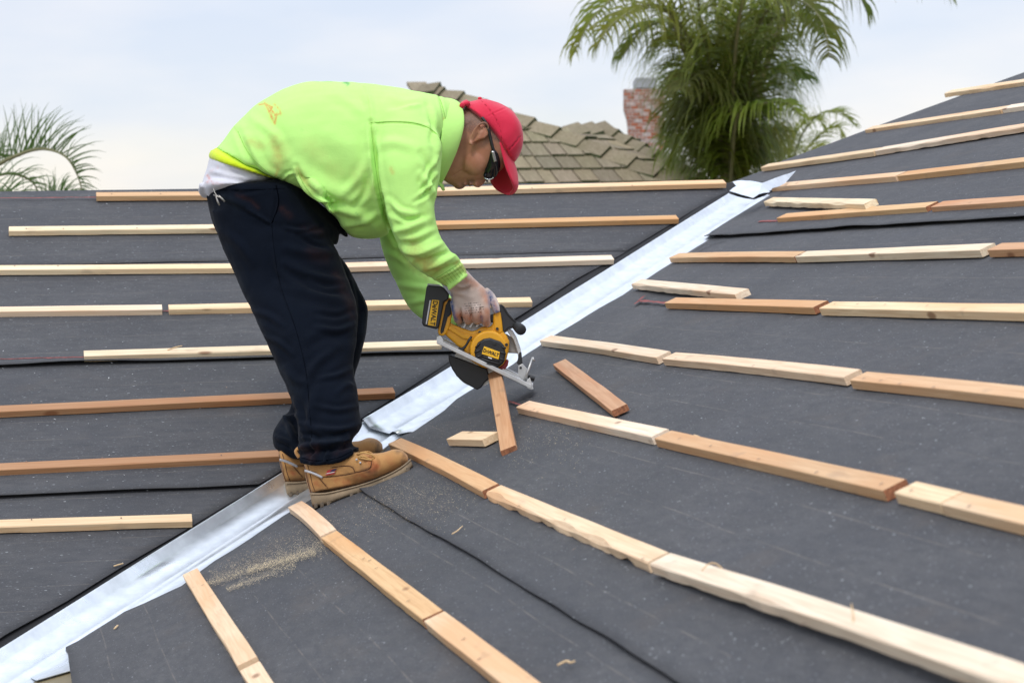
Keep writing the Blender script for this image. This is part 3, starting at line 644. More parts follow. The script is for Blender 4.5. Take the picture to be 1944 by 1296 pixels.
def frond(ctrl, leaf, parent, tint=(1, 1, 1), n=70, r0=.022, droop=.8, start=.18, seed=0, wid=.017, spread=.9, stand=.0):
    "ctrl: (u, v, depth) control points of the rachis; leaf: longest leaflet in metres"
    r_ = random.Random(seed); C_ = cat([at(*c_) for c_ in ctrl], 10); L = np.concatenate([[0], np.cumsum(np.linalg.norm(np.diff(C_, axis=0), axis=1))]); L /= L[-1]
    f = mesh('frond', [], [], m_leaf, parent); vs = []; fs = []
    for i in range(n):
        t_ = start + (1 - start) * (i + r_.random() * .6) / n
        p = np.array([np.interp(t_, L, C_[:, k]) for k in range(3)]); q = np.array([np.interp(min(1, t_ + .02), L, C_[:, k]) for k in range(3)]); q0 = np.array([np.interp(t_ - .02, L, C_[:, k]) for k in range(3)])
        T = (q - q0); T /= np.linalg.norm(T); side = np.cross(T, np.array([0, 0, 1.])); 
        if np.linalg.norm(side) < .1: side = FV.copy()
        side /= np.linalg.norm(side); up = np.cross(side, T)
        ll = leaf * (math.sin(math.pi * min(1, (t_ - start) / (1 - start) * .82 + .16)) ** .6) * r_.uniform(.75, 1.1)
        for sg in (-1, 1):
            a = r_.uniform(-.5, .9)
            d = side * sg * spread + T * r_.uniform(.35, .75) + up * (a * .6 + stand); d /= np.linalg.norm(d)
            pos = p.copy(); dd = d.copy(); w = wid * r_.uniform(.7, 1.2); wdir = np.cross(dd, up * .6 + T * .7 + FV * .5 * r_.uniform(-1, 1)); wdir /= (np.linalg.norm(wdir) + 1e-9)
            k = len(vs); ns = 5
            for s_ in range(ns + 1):
                ww = w * (1 - (s_ / ns) ** 2) + .0012; vs += [pos - wdir * ww * .5, pos + wdir * ww * .5]
                pos = pos + dd * ll / ns; dd = dd + np.array([0, 0, -1.]) * droop * r_.uniform(.7, 1.3) * (s_ + 1) / ns; dd /= np.linalg.norm(dd)
            for s_ in range(ns): fs.append((k + 2 * s_, k + 2 * s_ + 1, k + 2 * s_ + 3, k + 2 * s_ + 2))
    me = f.data; me.from_pydata([tuple(v) for v in vs], [], fs); me.update(); f.color = (*tint, 1)
    mesh('stalk', *tube(C_, [r0 * (1 - .85 * i / (len(C_) - 1)) for i in range(len(C_))], 6), m_rachis, f, True)
    return f
palm = empty('palm_tree', tuple(at(1385, 420, 18) * [1, 1, 0] + [0, 0, -1.15]), 'large green palm with long drooping fronds rising beyond the roof ridge', 'palm tree')
pb = at(1385, 380, 18)
mesh('trunk', *tube([np.array([pb[0], pb[1], -1.15]), np.array([pb[0], pb[1], 0]), pb], [.2, .17, .13], 12), m_trunk, palm, True)
mesh('trunk', *tube([pb, at(1378, 300, 17.9), at(1345, 215, 17.7), at(1310, 120, 17.5), at(1272, 30, 17.3)], [.035, .03, .028, .025, .02], 8), m_trunk, palm, True)
mesh('trunk', *tube([pb, at(1420, 250, 18.1), at(1440, 160, 18.2), at(1475, 70, 18.3), at(1505, -10, 18.4)], [.035, .03, .028, .025, .02], 8), m_trunk, palm, True)
YG = (1.6, 1.3, .8); DG = (.95, 1.0, .75); MG = (1.15, 1.15, .85)
FR = [([(1385, 380, 18), (1340, 200, 17.6), (1275, 30, 17.2), (1200, -20, 17), (1130, 30, 16.8), (1090, 100, 16.7)], YG, .55),
      ([(1385, 380, 18), (1350, 190, 17.5), (1300, 60, 17), (1240, 10, 16.8), (1170, 40, 16.5), (1130, 90, 16.4)], YG, .5),
      ([(1385, 380, 18), (1360, 220, 17.9), (1300, 60, 17.6), (1230, 50, 17.4), (1180, 110, 17.3)], MG, .5),
      ([(1385, 380, 18), (1400, 150, 18), (1480, -40, 18), (1600, -95, 18), (1700, -60, 18), (1755, -25, 18)], YG, .5),
      ([(1385, 380, 18), (1400, 120, 18), (1490, -70, 18), (1640, -110, 18), (1760, -60, 18), (1810, 0, 18)], YG, .45),
      ([(1385, 380, 18), (1420, 160, 18), (1490, -10, 17.8), (1550, -40, 17.6), (1620, -20, 17.6), (1650, 30, 17.6)], MG, .5),
      ([(1385, 380, 18), (1400, 180, 17.5), (1450, 30, 17), (1510, 0, 16.8), (1560, 40, 16.6), (1575, 110, 16.5)], MG, .55),
      ([(1385, 380, 18), (1390, 200, 17.2), (1400, 60, 16.6), (1420, -30, 16.2), (1440, -10, 15.9)], MG, .6),
      ([(1385, 380, 18), (1360, 180, 17.4), (1330, 40, 16.9), (1320, -60, 16.5), (1300, -70, 16)], MG, .6),
      ([(1385, 380, 18.2), (1380, 200, 18.7), (1390, 40, 19.2), (1400, -60, 19.6), (1410, -90, 19.8)], DG, .6),
      ([(1385, 380, 18.2), (1400, 220, 18.7), (1450, 90, 19.2), (1500, 30, 19.5), (1560, 60, 19.8)], DG, .6),
      ([(1385, 380, 18.2), (1370, 240, 18.7), (1330, 130, 19.1), (1295, 70, 19.4), (1260, 80, 19.8)], DG, .6),
      ([(1385, 380, 18.2), (1370, 260, 18.5), (1340, 170, 18.8), (1310, 130, 19), (1285, 170, 19.2)], DG, .55),
      ([(1385, 380, 18.2), (1400, 260, 18.5), (1430, 180, 18.8), (1480, 130, 19), (1530, 150, 19.2)], DG, .55),
      ([(1385, 380, 18), (1390, 250, 18.6), (1400, 120, 19.2), (1420, 20, 19.6)], DG, .6),
      ([(1385, 380, 18), (1370, 270, 17.6), (1350, 190, 17.2), (1320, 150, 16.9), (1290, 170, 16.7)], DG, .5),
      ([(1385, 380, 18), (1400, 270, 17.6), (1420, 170, 17.2), (1450, 90, 16.9), (1500, 70, 16.7)], MG, .5),
      ([(1385, 380, 18), (1345, 250, 17.8), (1320, 190, 17.7), (1295, 200, 17.6), (1285, 250, 17.5)], MG, .45),
      ([(1385, 380, 18), (1390, 300, 17.6), (1400, 220, 17.2), (1430, 200, 16.9), (1490, 195, 16.7), (1520, 220, 16.6)], (1.5, 1.5, 1.1), .35),
      ([(1385, 380, 18), (1330, 300, 18.2), (1300, 260, 18.3), (1290, 270, 18.4), (1280, 310, 18.4)], MG, .4),
      ([(1385, 380, 18), (1375, 120, 18), (1345, -30, 18), (1290, -100, 18), (1230, -90, 18)], MG, .6),
      ([(1385, 380, 18), (1430, 300, 18), (1470, 250, 18), (1500, 250, 18)], YG, .4),
      ([(1385, 380, 18), (1380, 210, 17.4), (1395, 60, 17), (1450, -60, 16.8), (1530, -90, 16.6), (1600, -50, 16.5)], MG, .55)]
for i, (c_, tn, lf) in enumerate(FR):
    k = tn[1]; frond(c_, lf * 1.35, palm, tuple(x * random.uniform(.85, 1.15) for x in tn), n=92, seed=i, start=.12, droop=1.5, wid=.021)
palm2 = empty('palm_tree', tuple(at(1500, 420, 21) * [1, 1, 0] + [0, 0, -1.15]), 'small yellow-green palm low behind the right roof slope, in front of the bright sky', 'palm tree')
p2 = at(1500, 400, 21); mesh('trunk', *tube([np.array([p2[0], p2[1], -1.15]), p2], [.12, .09], 10), m_trunk, palm2, True)
for i, c_ in enumerate([[(1500, 400, 21), (1510, 290, 20.8), (1545, 225, 20.6), (1590, 212, 20.4), (1625, 240, 20.3)], [(1500, 400, 21), (1520, 310, 21), (1550, 260, 21.2), (1590, 240, 21.3), (1600, 270, 21.3)],
                        [(1500, 400, 21), (1480, 300, 21), (1470, 250, 21.2), (1450, 230, 21.3)], [(1500, 400, 21), (1500, 290, 21), (1520, 240, 21), (1550, 225, 21), (1570, 250, 21)], [(1500, 400, 21), (1475, 320, 20.6), (1450, 280, 20.4), (1420, 270, 20.2)],
                        [(1500, 400, 21), (1515, 330, 20.6), (1540, 285, 20.4), (1560, 275, 20.2)]]):
    frond(c_, .35, palm2, (1.5, 1.35, .8), n=55, seed=40 + i, droop=.6, wid=.014, r0=.012)
palm3 = empty('palm_tree', tuple(at(-60, 420, 14) * [1, 1, 0] + [0, 0, -1.15]), 'palm at the left edge with one arching frond above the ridge', 'palm tree')
p3 = at(-80, 400, 14); mesh('trunk', *tube([np.array([p3[0], p3[1], -1.15]), p3], [.16, .12], 12), m_trunk, palm3, True)
for i, (c_, st, dr) in enumerate([([(-80, 400, 14), (-20, 325, 13.9), (40, 292, 13.8), (85, 283, 13.7), (125, 298, 13.6), (148, 335, 13.5), (158, 375, 13.5)], 1.1, .32),
                          ([(-80, 400, 14), (-30, 345, 14.2), (20, 330, 14.4), (60, 345, 14.6), (80, 380, 14.7)], .2, .5), ([(-80, 400, 14), (-60, 330, 14), (-20, 290, 14), (10, 300, 14)], .7, .35),
                          ([(-80, 400, 14), (-20, 370, 13.5), (20, 365, 13.2), (60, 390, 13)], .4, .4), ([(60, 420, 15), (90, 385, 15), (120, 368, 15), (150, 372, 15)], .6, .5)]):
    frond(c_, .34 if i == 0 else .25, palm3, (.62, .85, .95), n=60 if i == 0 else 30, seed=60 + i, droop=dr, wid=.009, r0=.016, start=.1, spread=.45, stand=st)

# ------------------------------------------------------------------ worker
DM = 6.15
def cm(u, v, dz=0.): return at(u, v, DM + dz)
def loft(st, n=2.3, seg=28, sub=4):
    """stations (uA, vA, uB, vB, depth offset, half depth[, bow, taper]); A and B are the two outline points"""
    S = cat([list(s) + [0, 1][max(0, len(s) - 6):] if len(s) < 8 else list(s) for s in st], sub)
    vs = []; fs = []
    for s in S:
        A = np.array(s[:2]); B = np.array(s[2:4]); M = (A + B) / 2; H = (A - B) / 2; pd = np.array([-H[1], H[0]]) ; pd = pd / (np.linalg.norm(pd) + 1e-9)
        for k in range(seg):
            th = 2 * math.pi * k / seg; c = math.cos(th); q = math.sin(th)
            c2 = math.copysign(abs(c) ** (2 / n), c); q2 = math.copysign(abs(q) ** (2 / n), q)
            tp = 1 + (s[7] - 1) * (1 - c2) / 2
            P = M + H * c2 + pd * s[6] * q2 * q2
            vs.append(cm(P[0], P[1], s[4] + s[5] * q2 * tp))
    m = len(S)
    for i in range(m - 1):
        for k in range(seg): fs.append((i * seg + k, i * seg + (k + 1) % seg, (i + 1) * seg + (k + 1) % seg, (i + 1) * seg + k))
    fs.append(tuple(range(seg))[::-1]); fs.append(tuple((m - 1) * seg + k for k in range(seg)))
    return vs, fs
def cylp(pts, seg=12, sub=4):
    "round limb: (u, v, depth offset, radius px)"
    Q = cat(pts, sub); return tube([cm(q[0], q[1], q[2]) for q in Q], [q[3] * DM / F for q in Q], seg)
def ball(u, v, dz, r, sq=(1, 1, 1)):
    vs = []; fs = []; a = 14; b = 9; c0 = cm(u, v, dz)
    for i in range(b + 1):
        ph = math.pi * i / b
        for k in range(a):
            th = 2 * math.pi * k / a
            vs.append(c0 + r * (RV * math.sin(ph) * math.cos(th) * sq[0] + DV * math.cos(ph) * sq[1] + FV * math.sin(ph) * math.sin(th) * sq[2]))
    for i in range(b):
        for k in range(a): fs.append((i * a + k, i * a + (k + 1) % a, (i + 1) * a + (k + 1) % a, (i + 1) * a + k))
    return vs, fs
def skin(name, parts, mat, parent, vox, smooth=4, folds=(), fine=None, paints=(), near=True):
    "voxel-union of closed lofts, smoothed, with modelled folds and painted stains"
    bm = bmesh.new()
    for p in parts:
        b2 = [bm.verts.new(tuple(v)) for v in p[0]]
        lf = []
        for f in p[1]:
            try: lf.append(bm.faces.new([b2[i] for i in f]))
            except ValueError: pass
    bmesh.ops.remove_doubles(bm, verts=bm.verts, dist=1e-6); bmesh.ops.recalc_face_normals(bm, faces=bm.faces)
    me = bpy.data.meshes.new(name); bm.to_mesh(me); bm.free(); o = bpy.data.objects.new(name, me); COL.objects.link(o)
    r = o.modifiers.new('r', 'REMESH'); r.mode = 'VOXEL'; r.voxel_size = vox
    s = o.modifiers.new('s', 'SMOOTH'); s.iterations = smooth; s.factor = .6
    dg = bpy.context.evaluated_depsgraph_get(); m2 = bpy.data.meshes.new_from_object(o.evaluated_get(dg)); o.modifiers.clear(); o.data = m2; bpy.data.meshes.remove(me); m2.name = name
    nv = len(m2.vertices); co = np.empty(nv * 3); m2.vertices.foreach_get('co', co); co = co.reshape(-1, 3)
    no = np.empty(nv * 3); m2.vertices.foreach_get('normal', no); no = no.reshape(-1, 3)
    P = co - CC; z = P @ FV; u = 972 + F * (P @ RV) / z; v = 648 + F * (P @ DV) / z; facing = -(no @ FV)
    off = np.zeros(nv)
    def pld(pl, closed=False):
        best = np.full(nv, 1e9); sgn = np.zeros(nv); ts = np.zeros(nv); n_ = len(pl) - 1
        for i in range(n_):
            a = np.array(pl[i][:2], float); b = np.array(pl[i + 1][:2], float); d = b - a; L2 = d @ d + 1e-9
            t_ = np.clip(((u - a[0]) * d[0] + (v - a[1]) * d[1]) / L2, 0, 1); dx = u - a[0] - t_ * d[0]; dy = v - a[1] - t_ * d[1]; D = np.hypot(dx, dy)
            m_ = D < best; best = np.where(m_, D, best); ts = np.where(m_, (i + t_) / n_, ts); sgn = np.where(m_, np.sign(d[0] * dy - d[1] * dx), sgn)
        return best, sgn, ts
    for fo in folds:
        pl, w, amp = fo[:3]; kind = fo[3] if len(fo) > 3 else 'ridge'
        pl = [tuple(q) for q in cat(pl, 4)] if len(pl) > 2 else pl
        D, sg, ts = pld(pl); env = np.clip(np.sin(np.pi * np.clip(ts, .04, .96)), 0, 1) ** .5; fc = np.clip(facing * 1.6 + .35, 0, 1)
        if kind == 'ridge': h = np.exp(-(D / w) ** 2) - .55 * np.exp(-((D - 1.7 * w) / w) ** 2)
        elif kind == 'step': x = D * sg / w; h = np.tanh(x) * np.exp(-(D / (4 * w)) ** 2)
        else: h = -np.exp(-(D / w) ** 2)
        off += amp * h * env * fc
    if fine:
        for amp, sc, str_ in fine:
            q = co * sc
            off += amp * np.array([mnoise.noise(Vector(x * str_)) for x in q])
    co2 = co + no * off[:, None]; m2.vertices.foreach_set('co', co2.ravel()); m2.polygons.foreach_set('use_smooth', [True] * len(m2.polygons)); m2.update()
    for name_ in sorted(set(p[0] for p in paints)):
        at_ = m2.attributes.new(name_, 'FLOAT', 'POINT'); val = np.zeros(nv)
        for p in paints:
            if p[0] != name_: continue
            _, pl, w, amt = p[:4]
            if len(p) > 4 and p[4] == 'fill':
                x = [q[0] for q in pl]; y = [q[1] for q in pl]; ins = np.zeros(nv, bool); j = len(pl) - 1
                for i in range(len(pl)):
                    c_ = ((y[i] > v) != (y[j] > v)) & (u < (x[j] - x[i]) * (v - y[i]) / (y[j] - y[i] + 1e-9) + x[i]); ins ^= c_; j = i
                D, _, _ = pld(list(pl) + [pl[0]]); a = np.where(ins, 1, np.clip(1 - D / w, 0, 1)) * amt
            else:
                D, _, _ = pld(pl); a = np.exp(-(D / w) ** 2) * amt
            a = a * np.clip(facing * 2 + .6, 0, 1) if near else a
            val = np.maximum(val, a)
        at_.data.foreach_set('value', val)
    m2.materials.append(mat)
    if parent: o.parent = parent; o.matrix_parent_inverse = Matrix.Translation(-parent.location)
    return o
def clothmat(name, col, rough=.85, stains=(), scale=240, bmp=.35, var=.08, sheen=.2, varscale=5, emis=None):
    m, t, b = newmat(name, rough, col, spec=.25); b.inputs['Sheen Weight'].default_value = sheen
    n = noise(t, varscale, 5, .6); c = mix(t, ramp(t, n, [(.3, 0), (.7, 1)]), tuple(x * (1 - var) for x in col), tuple(min(1, x * (1 + var)) for x in col))
    for nm, sc_, k, nsc in stains:
        a = attr(t, nm).outputs['Fac']; br = ramp(t, noise(t, nsc, 5, .65), [(.36, .6 if nm in ('orange', 'seam', 'green') else .15), (.6, 1)])
        c = mix(t, math_(t, 'MULTIPLY', math_(t, 'MULTIPLY', a, br), k), c, sc_)
    t.links.new(c, b.inputs['Base Color']); bump(t, b, math_(t, 'ADD', noise(t, scale, 3), math_(t, 'MULTIPLY', noise(t, 38, 4), 1.5)), bmp, .0016); return m
feet = cm(650, 950)
person = empty('person', tuple(feet), 'worker in lime sweatshirt, navy trousers and red cap bending over to cut a batten', 'person')

m_skin, t, b = newmat('skin', .5, (.33, .155, .09), spec=.4); b.inputs['Subsurface Weight'].default_value = .12; b.inputs['Subsurface Radius'].default_value = (.01, .004, .002); b.inputs['Subsurface Scale'].default_value = .6
c = mix(t, ramp(t, noise(t, 40, 4), [(.3, 0), (.7, 1)]), (.36, .165, .095), (.47, .235, .145))
c = mix(t, math_(t, 'MULTIPLY', attr(t, 'flush').outputs['Fac'], .6), c, (.44, .16, .095))
hn = ramp(t, noise(t, 420, 2), [(.35, .45), (.6, 1)])
c = mix(t, math_(t, 'MULTIPLY', math_(t, 'MULTIPLY', attr(t, 'hair').outputs['Fac'], hn), .75), c, (.085, .058, .045))
c = mix(t, math_(t, 'MULTIPLY', math_(t, 'MULTIPLY', attr(t, 'beard').outputs['Fac'], hn), .8), c, (.045, .03, .028))
t.links.new(c, b.inputs['Base Color']); bump(t, b, noise(t, 300, 3), .15, .001)

HN = -.0
head = [loft([(845, 205, 800, 320, 0, .062), (862, 205, 818, 328, 0, .064), (877, 204, 836, 338, 0, .066, 0, .85), (888, 202, 850, 348, 0, .071, 0, .62), (897, 200, 864, 354, 0, .074, 0, .50), (904, 199, 876, 354, 0, .076, 0, .52),
               (911, 199, 888, 349, 0, .077, 0, .62), (918, 200, 898, 347, 0, .078, 0, .70), (927, 201, 908, 344, 0, .078, 0, .78), (938, 205, 924, 339, 0, .078, 0, .82), (951, 211, 941, 331, 0, .076, 0, .85), (966, 222, 957, 318, 0, .068), (978, 240, 973, 296, 0, .048), (983, 258, 982, 272, 0, .015)], n=2.15, seg=36)]
head.append(loft([(926, 332, 922, 343, 0, .012), (920, 333, 918, 349, 0, .013), (913, 336, 912, 355, 0, .016), (906, 338, 906, 356.5, 0, .020), (901, 340, 901, 353, 0, .017), (898, 343, 898, 349, 0, .009)], n=2))      # nose
head.append(ball(904, 350, -.016, .0085)); head.append(ball(904, 350, .016, .0085))                                                                                                     # nostril wings
head.append(loft([(897, 344, 896, 352, 0, .020), (893, 344, 892, 355, 0, .024), (889, 345, 889, 351.5, 0, .02)], n=2))      # upper lip
head.append(loft([(886, 344, 886, 352, 0, .018), (882, 344, 882, 355, 0, .022), (878, 346, 878, 354, 0, .016)], n=2))       # lower lip
head.append(ball(872, 352, 0, .016, (1, .7, 1.2)))                                                                     # chin
for sd in (-1, 1): head.append(loft([(884, 285, 880, 325, sd * .030, .022), (898, 275, 897, 332, sd * .036, .026), (913, 272, 913, 330, sd * .038, .027), (928, 280, 926, 320, sd * .036, .022)], n=2))   # cheekbones
head.append(ball(924, 325, -.035, .014)); head.append(ball(924, 325, .035, .014))                                       # brow
earo = [(890, 271), (892, 263), (897, 254), (903, 244), (911, 236), (919, 233), (925, 237), (927, 246), (924, 257), (916, 264), (906, 267), (899, 273), (893, 276)]
earL = [cylp([(x, y, sd * z_, 2.6) for (x, y), z_ in zip(earo[:10], [.078, .083, .088, .092, .094, .094, .092, .088, .085, .081])], 8) for sd in (-1, 1)]
head += earL
for sd in (-1, 1):
    head.append(loft([(893, 276, 889, 270, sd * .079, .004), (903, 270, 896, 256, sd * .080, .006), (914, 265, 904, 244, sd * .081, .007), (923, 258, 914, 236, sd * .081, .006), (927, 246, 922, 238, sd * .08, .004)], n=2))
    head.append(cylp([(899, 262, sd * .086, 1.6), (905, 252, sd * .088, 1.8), (912, 245, sd * .088, 1.6), (918, 242, sd * .087, 1.2)], 6))
    head.append(ball(909, 262, sd * .082, .0065)); head.append(ball(894, 272, sd * .083, .007))
# hidden body that joins head, arms and legs under the clothes
core = [loft([(425, 320, 540, 340, 0, .13), (480, 240, 600, 360, 0, .15), (600, 195, 690, 410, 0, .15), (720, 195, 770, 380, 0, .16), (820, 215, 800, 340, 0, .12), (858, 215, 815, 325, 0, .06)], n=2.2),
        loft([(415, 345, 560, 355, 0, .14), (430, 430, 610, 430, 0, .15)], n=2.2)]
core += [cylp([(510, 430, -.06, 46), (575, 600, -.13, 40), (610, 720, -.2, 32), (620, 860, -.285, 26), (630, 895, -.295, 24)]), cylp([(520, 430, .08, 44), (600, 600, .10, 38), (612, 720, .105, 24), (604, 770, .085, 21), (585, 835, .01, 20), (590, 870, -.005, 20)]),
         cylp([(775, 240, -.13, 40), (776, 380, -.18, 26), (806, 478, -.18, 20), (852, 524, -.09, 12), (872, 548, -.06, 9)]), cylp([(775, 260, .13, 40), (762, 440, .17, 24), (800, 550, .17, 18), (860, 602, .13, 12), (885, 620, .12, 12)])]
body = skin('body', head + core, m_skin, person, .0032, 3,
            folds=[([(884, 316), (874, 326), (862, 332), (852, 336)], 2.2, .0035, 'in'), ([(889, 353), (887, 346), (885, 340)], 1.6, .003, 'in'), ([(868, 345), (874, 343), (880, 341)], 2, .0015, 'in'), ([(899, 271), (903, 262), (908, 254)], 2.4, .004, 'in'), ([(910, 250), (914, 246), (917, 244)], 2, .003, 'in'), ([(870, 250), (884, 240), (896, 232)], 2, .0015, 'in')],
            paints=[('hair', [(870, 195), (945, 200), (950, 270), (935, 262), (918, 232), (905, 238), (893, 250), (872, 225)], 5, 1, 'fill'), ('hair', [(925, 258), (922, 272), (918, 278)], 5, .6), ('beard', [(892, 354), (890, 346), (897, 343)], 4, .9), ('beard', [(868, 358), (878, 358), (880, 350)], 5, .8), ('beard', [(845, 350), (858, 352), (870, 352)], 7, .45),
                    ('flush', [(900, 300), (915, 290)], 18, .8), ('flush', [(895, 245), (920, 236), (924, 250), (905, 268)], 6, 1), ('flush', [(905, 352), (912, 352)], 6, .6)])
body['label'] = 'tanned skin, short hair and dark goatee'

from mathutils.bvhtree import BVHTree
def on_surface(o, pxs, r, mat, name, parent, sub=4, lift=.0002, dash=0):
    "a thin raised line (seam, stitching) pressed onto a garment along photo points"
    bvh = BVHTree.FromPolygons([v.co for v in o.data.vertices], [tuple(p.vertices) for p in o.data.polygons])
    pts = []
    for q in cat(pxs, sub) if len(pxs) > 2 else cat([pxs[0], ((pxs[0][0] + pxs[1][0]) / 2, (pxs[0][1] + pxs[1][1]) / 2), pxs[1]], sub):
        h, n_, _, _ = bvh.ray_cast(Vector(CC), Vector(ray(q[0], q[1])).normalized())
        if h is not None: pts.append(np.array(h + n_ * lift))
    if len(pts) < 3: return None
    if dash:
        return mesh(name, *merge(*[tube(pts[i:i + 2], r, 5) for i in range(0, len(pts) - 1, 2)]), mat, parent, True)
    return mesh(name, *tube(pts, r, 6), mat, parent, True)
# --- trousers
m_navy = clothmat('navy_twill', (.0018, .0042, .0100), .9, (('rust', (.06, .022, .016), .4, 30), ('dust', (.014, .022, .034), .6, 20)), 300, .4, .2, .03)
m_navy.node_tree.nodes['Principled BSDF'].inputs['Specular IOR Level'].default_value = .12
tr = [loft([(390, 352, 545, 338, 0, .168), (393, 366, 578, 350, 0, .178), (397, 390, 605, 390, 0, .175), (405, 424, 640, 434, 0, .17), (425, 462, 640, 462, 0, .14)], n=2.5),
      loft([(535, 350, 560, 372, .02, .12), (590, 374, 600, 420, .03, .11), (628, 405, 632, 432, .04, .09), (650, 430, 655, 448, .05, .06), (659, 444, 661, 449, .05, .02)], n=2.1),
      loft([(400, 400, 600, 400, -.075, .085), (408, 430, 616, 426, -.08, .09), (427, 478, 641, 478, -.085, .095), (449, 526, 661, 526, -.09, .098), (475, 582, 679, 580, -.13, .095), (505, 651, 678, 645, -.175, .09), (531, 707, 669, 695, -.21, .085),
            (552, 750, 677, 742, -.24, .082), (560, 790, 685, 785, -.26, .083), (563, 815, 689, 810, -.275, .086), (565, 836, 672, 832, -.285, .082), (566, 854, 672, 845, -.292, .08), (568, 866, 680, 855, -.295, .08)], n=2.2),
      loft([(420, 400, 600, 420, .09, .08), (440, 450, 640, 480, .1, .085), (470, 505, 662, 510, .105, .088), (500, 562, 690, 566, .11, .088), (520, 600, 697, 600, .11, .086), (540, 660, 688, 664, .105, .08), (552, 710, 675, 708, .1, .076), (556, 750, 668, 755, .1, .074), (548, 778, 660, 790, .075, .078),
            (530, 798, 650, 808, .05, .08), (518, 822, 640, 828, .015, .08), (519, 845, 632, 846, 0, .078), (530, 858, 628, 864, -.005, .074), (545, 870, 626, 870, -.005, .06)], n=2.2)]
hem = [loft([(568, 856, 684, 846, -.295, .078), (571, 879, 684, 858, -.295, .079)], n=2.3), ]
hemb = [cylp([(571, 872, -.345, 8), (600, 878, -.37, 8), (640, 872, -.37, 8), (672, 856, -.355, 7)], 8)]
folds_t = [([(600, 430), (570, 438), (540, 432)], 4, .006), ([(618, 470), (590, 462), (565, 448)], 4, -.006), ([(655, 545), (620, 548), (585, 535)], 5, .007), ([(668, 590), (640, 600), (600, 596)], 5, -.006), ([(672, 615), (640, 628), (600, 622)], 5, .006), ([(480, 590), (510, 600), (540, 620)], 6, .005), ([(505, 640), (530, 650), (555, 672)], 5, .006), ([(664, 700), (640, 712), (605, 718)], 5, .006), ([(600, 770), (640, 778), (680, 770)], 5, .006), ([(566, 826), (590, 824), (612, 832)], 4, -.007), ([(640, 850), (655, 838), (660, 826)], 3.5, .007), ([(615, 876), (622, 860), (618, 846)], 3.5, .008), ([(440, 360), (460, 366), (500, 360)], 4, -.003), ([(420, 440), (450, 460), (480, 500)], 8, .004), ([(470, 398), (500, 415), (516, 425)], 3, .006), ([(560, 850), (600, 842), (640, 838), (680, 820)], 6, .012), ([(566, 860), (620, 855), (668, 842)], 5, -.008), ([(590, 880), (598, 862), (596, 840), (590, 828)], 4, .009), ([(565, 800), (600, 812), (650, 815), (686, 806)], 6, .007),
           ([(545, 470), (590, 480), (640, 478)], 8, .007), ([(540, 500), (600, 525), (660, 535)], 8, .008), ([(530, 540), (600, 560), (670, 575)], 9, .007), ([(560, 440), (600, 445), (620, 438)], 6, .006), ([(520, 470), (535, 520), (575, 545)], 7, .006),
           ([(640, 660), (600, 690), (585, 720)], 8, .007), ([(670, 640), (620, 640), (585, 660)], 9, -.006), ([(600, 740), (590, 780), (580, 820)], 9, .006), ([(545, 700), (560, 720), (580, 728)], 8, .007), ([(560, 760), (570, 790), (575, 830)], 5, .007), ([(520, 350), (524, 380), (516, 422)], 2.2, -.004),
           ([(540, 790), (550, 812), (560, 835)], 6, .014), ([(525, 830), (545, 838), (560, 850)], 5, .010), ([(535, 800), (555, 790), (570, 790)], 6, .009), ([(400, 372), (430, 376), (470, 395), (500, 418)], 7, .005), ([(520, 430), (524, 500), (540, 560), (575, 640), (590, 720), (590, 800)], 3.5, .0022),
           ([(672, 520), (684, 580), (680, 640)], 5, -.004), ([(640, 745), (660, 730), (676, 735)], 6, .005)]
trousers = skin('trousers', tr + hem + hemb, m_navy, person, .005, 3, folds_t, fine=[(.006, 7, np.array([1, 1, .6])), (.003, 15, np.array([1, 1, .8])), (.0014, 30, np.array([1, 1, 1]))],
                paints=[('rust', [(450, 370), (475, 380), (490, 395)], 4, 1), ('rust', [(535, 395), (550, 410)], 6, .9), ('rust', [(580, 435), (610, 440)], 8, .5), ('rust', [(590, 480), (620, 490)], 12, .4), ('rust', [(640, 520), (660, 560), (672, 600)], 9, .5), ('rust', [(575, 850), (590, 870), (600, 850)], 7, .8), ('rust', [(665, 840), (640, 860)], 8, .4),
                        ('dust', [(410, 370), (440, 390)], 14, .8), ('dust', [(530, 700), (560, 740)], 12, .8), ('dust', [(540, 800), (545, 820)], 10, .7), ('dust', [(430, 470), (500, 640)], 12, .5), ('dust', [(692, 600), (688, 660)], 6, 1), ('dust', [(600, 830), (640, 830)], 10, .6)])
m_navys = mat_plain('navy_seam', (.001, .0015, .003), 1.0, spec=.02)
for ln_ in ([(524, 352), (529, 376), (526, 398), (516, 424)], ): on_surface(trousers, ln_, .0016, m_navys, 'pocket_seam', trousers)
on_surface(trousers, [(516, 424), (520, 470), (532, 540), (560, 620), (580, 700), (588, 780), (592, 830)], .0006, m_navys, 'side_seam', trousers)
on_surface(trousers, [(394, 362), (440, 361), (490, 360), (540, 358)], .0006, m_navys, 'waistband_seam', trousers)
on_surface(trousers, [(572, 868), (600, 874), (640, 869), (676, 852)], .0009, m_navys, 'hem_seam', trousers)
# key ring on the belt loop
m_keys = mat_plain('keys', (.35, .33, .30), .35, .9)
kk = [cylp([(405, 358, -.172, 1.2), (409, 368, -.176, 1.2), (415, 374, -.178, 1.3)], 6), cylp([(410, 372, -.18, 1.6), (414, 384, -.182, 2.2), (417, 390, -.18, 1.5)], 6), cylp([(415, 371, -.182, 1.4), (422, 378, -.184, 2.2), (427, 383, -.182, 1.6)], 6), cylp([(405, 370, -.18, .9), (420, 376, -.186, .9)], 6)]
mesh('keys', *merge(*kk), m_keys, trousers, True)

